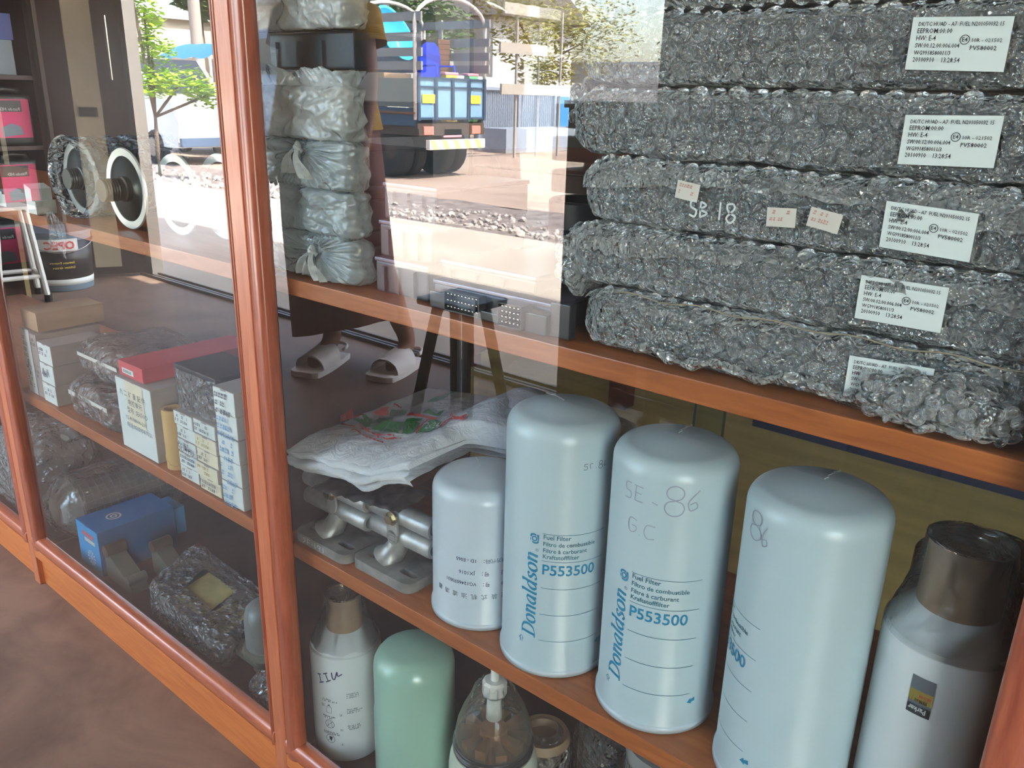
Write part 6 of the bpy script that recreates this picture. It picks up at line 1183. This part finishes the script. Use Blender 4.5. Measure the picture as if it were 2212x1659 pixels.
for k, (a, b, c_, d) in enumerate(((-10.3, -9.80, -8.95, .502), (-10.25, -9.85, -8.85, .846))): tag(MB().box(a, b, c_, -8.30, d, d + .34, bev=.01).build('carton', 'card_brown' if k else 'card_white'), ('white carton on the truck bed under the brown carton', 'brown carton under the light blue basin on the truck')[k], 'carton', 'cartons on the truck')
for k, (c_, y0, y1, z) in enumerate((('cloth_green', -9.56, -9.36, 1.135), ('cloth_pink', -9.57, -9.33, 1.175), ('sign_yellow', -9.10, -8.86, 1.135), ('cloth_pink', -9.12, -8.84, 1.175))): tag(MB().box(-9.24, -9.12, y0, y1, z - .62 if k % 2 == 0 else z, z + .04, bev=.012).build('folded_cloth', c_), ('folded green cloth pile behind the tailgate at its right end', 'folded pink cloth over the green pile at the tailgate', 'folded yellow cloth pile at the tailgate under pink cloth', 'folded pink cloth over the yellow pile at the tailgate')[k], 'cloth', 'folded cloths on the truck')
# white van and blue-canopied vehicle on the left
v_ = thing('white_van', 'white van parked behind the shrub', 'van', (-14.6, -7.3, -.3)); m = MB(); m.prism([(-16.5, -.02), (-13.0, -.02), (-12.9, .35), (-13.1, .68), (-13.7, .78), (-14.3, 1.35), (-16.5, 1.38)], -8.0, -6.7, Matrix(((1, 0, 0, 0), (0, 0, 1, 0), (0, 1, 0, 0), (0, 0, 0, 1)))); bd = m.build('body', 'van_white', v_)
for x_ in (-13.7, -15.8):
    for y_ in (-6.74, -7.96): w2 = MB().lathe([(0, -.09), (.24, -.09), (.27, -.05), (.27, .05), (.24, .09), (0, .09)], (x_, y_, -.03), 'Y', 24).build('wheel', 'tyre', v_, auto=40); MB().lathe([(0, -.10), (.15, -.095), (.15, .095), (0, .10)], (x_, y_, -.03), 'Y', 16).build('hub', 'alu', w2)
m = MB(); m.add([(-13.72, -7.9, .80), (-13.72, -6.8, .80), (-14.27, -6.8, 1.33), (-14.27, -7.9, 1.33)], [(0, 1, 2, 3)]); m.v = [(a + .02, b, c_ + .02) for a, b, c_ in m.v]; m.build('windscreen', 'window_dark', v_)
MB().box(-12.93, -12.86, -8.0, -6.7, .0, .14, bev=.01).build('bumper', 'cab_blue', v_)
v_ = thing('canopy_tricycle', 'three-wheeled carrier with blue canopy and white frame', 'vehicle', (-15.5, -9.0, -.3))
m = MB(); m.grid(lambda u, v: (-16.4 + 1.9 * u, -9.75 + 1.45 * v, 1.42 + .28 * math.sin(PI * v) + .02 * math.sin(u * 20)), 12, 14); m.build('canopy', 'tarp_blue', v_, True); MB().box(-16.4, -14.5, -9.75, -8.3, .18, .42, bev=.02).build('tub', 'tarp_blue', v_)
for x_ in (-16.35, -14.55):
    for y_ in (-9.7, -8.35): MB().cyl((x_, y_, .4), (x_, y_, 1.44), .025, 8).build('frame_post', 'rail_white', v_)
for y_ in (-9.6, -8.45): MB().lathe([(.18, -.05), (.28, -.05), (.28, .05), (.18, .05), (.18, -.05)], (-15.9, y_, -.02), 'Y', 20).build('wheel', 'tyre', v_, auto=40)
MB().lathe([(.18, -.05), (.28, -.05), (.28, .05), (.18, .05), (.18, -.05)], (-14.2, -9.0, -.02), 'Y', 20).build('wheel', 'tyre', v_, auto=40); MB().box(-14.55, -14.15, -9.06, -8.94, .02, .7).build('fork', 'rail_white', v_)
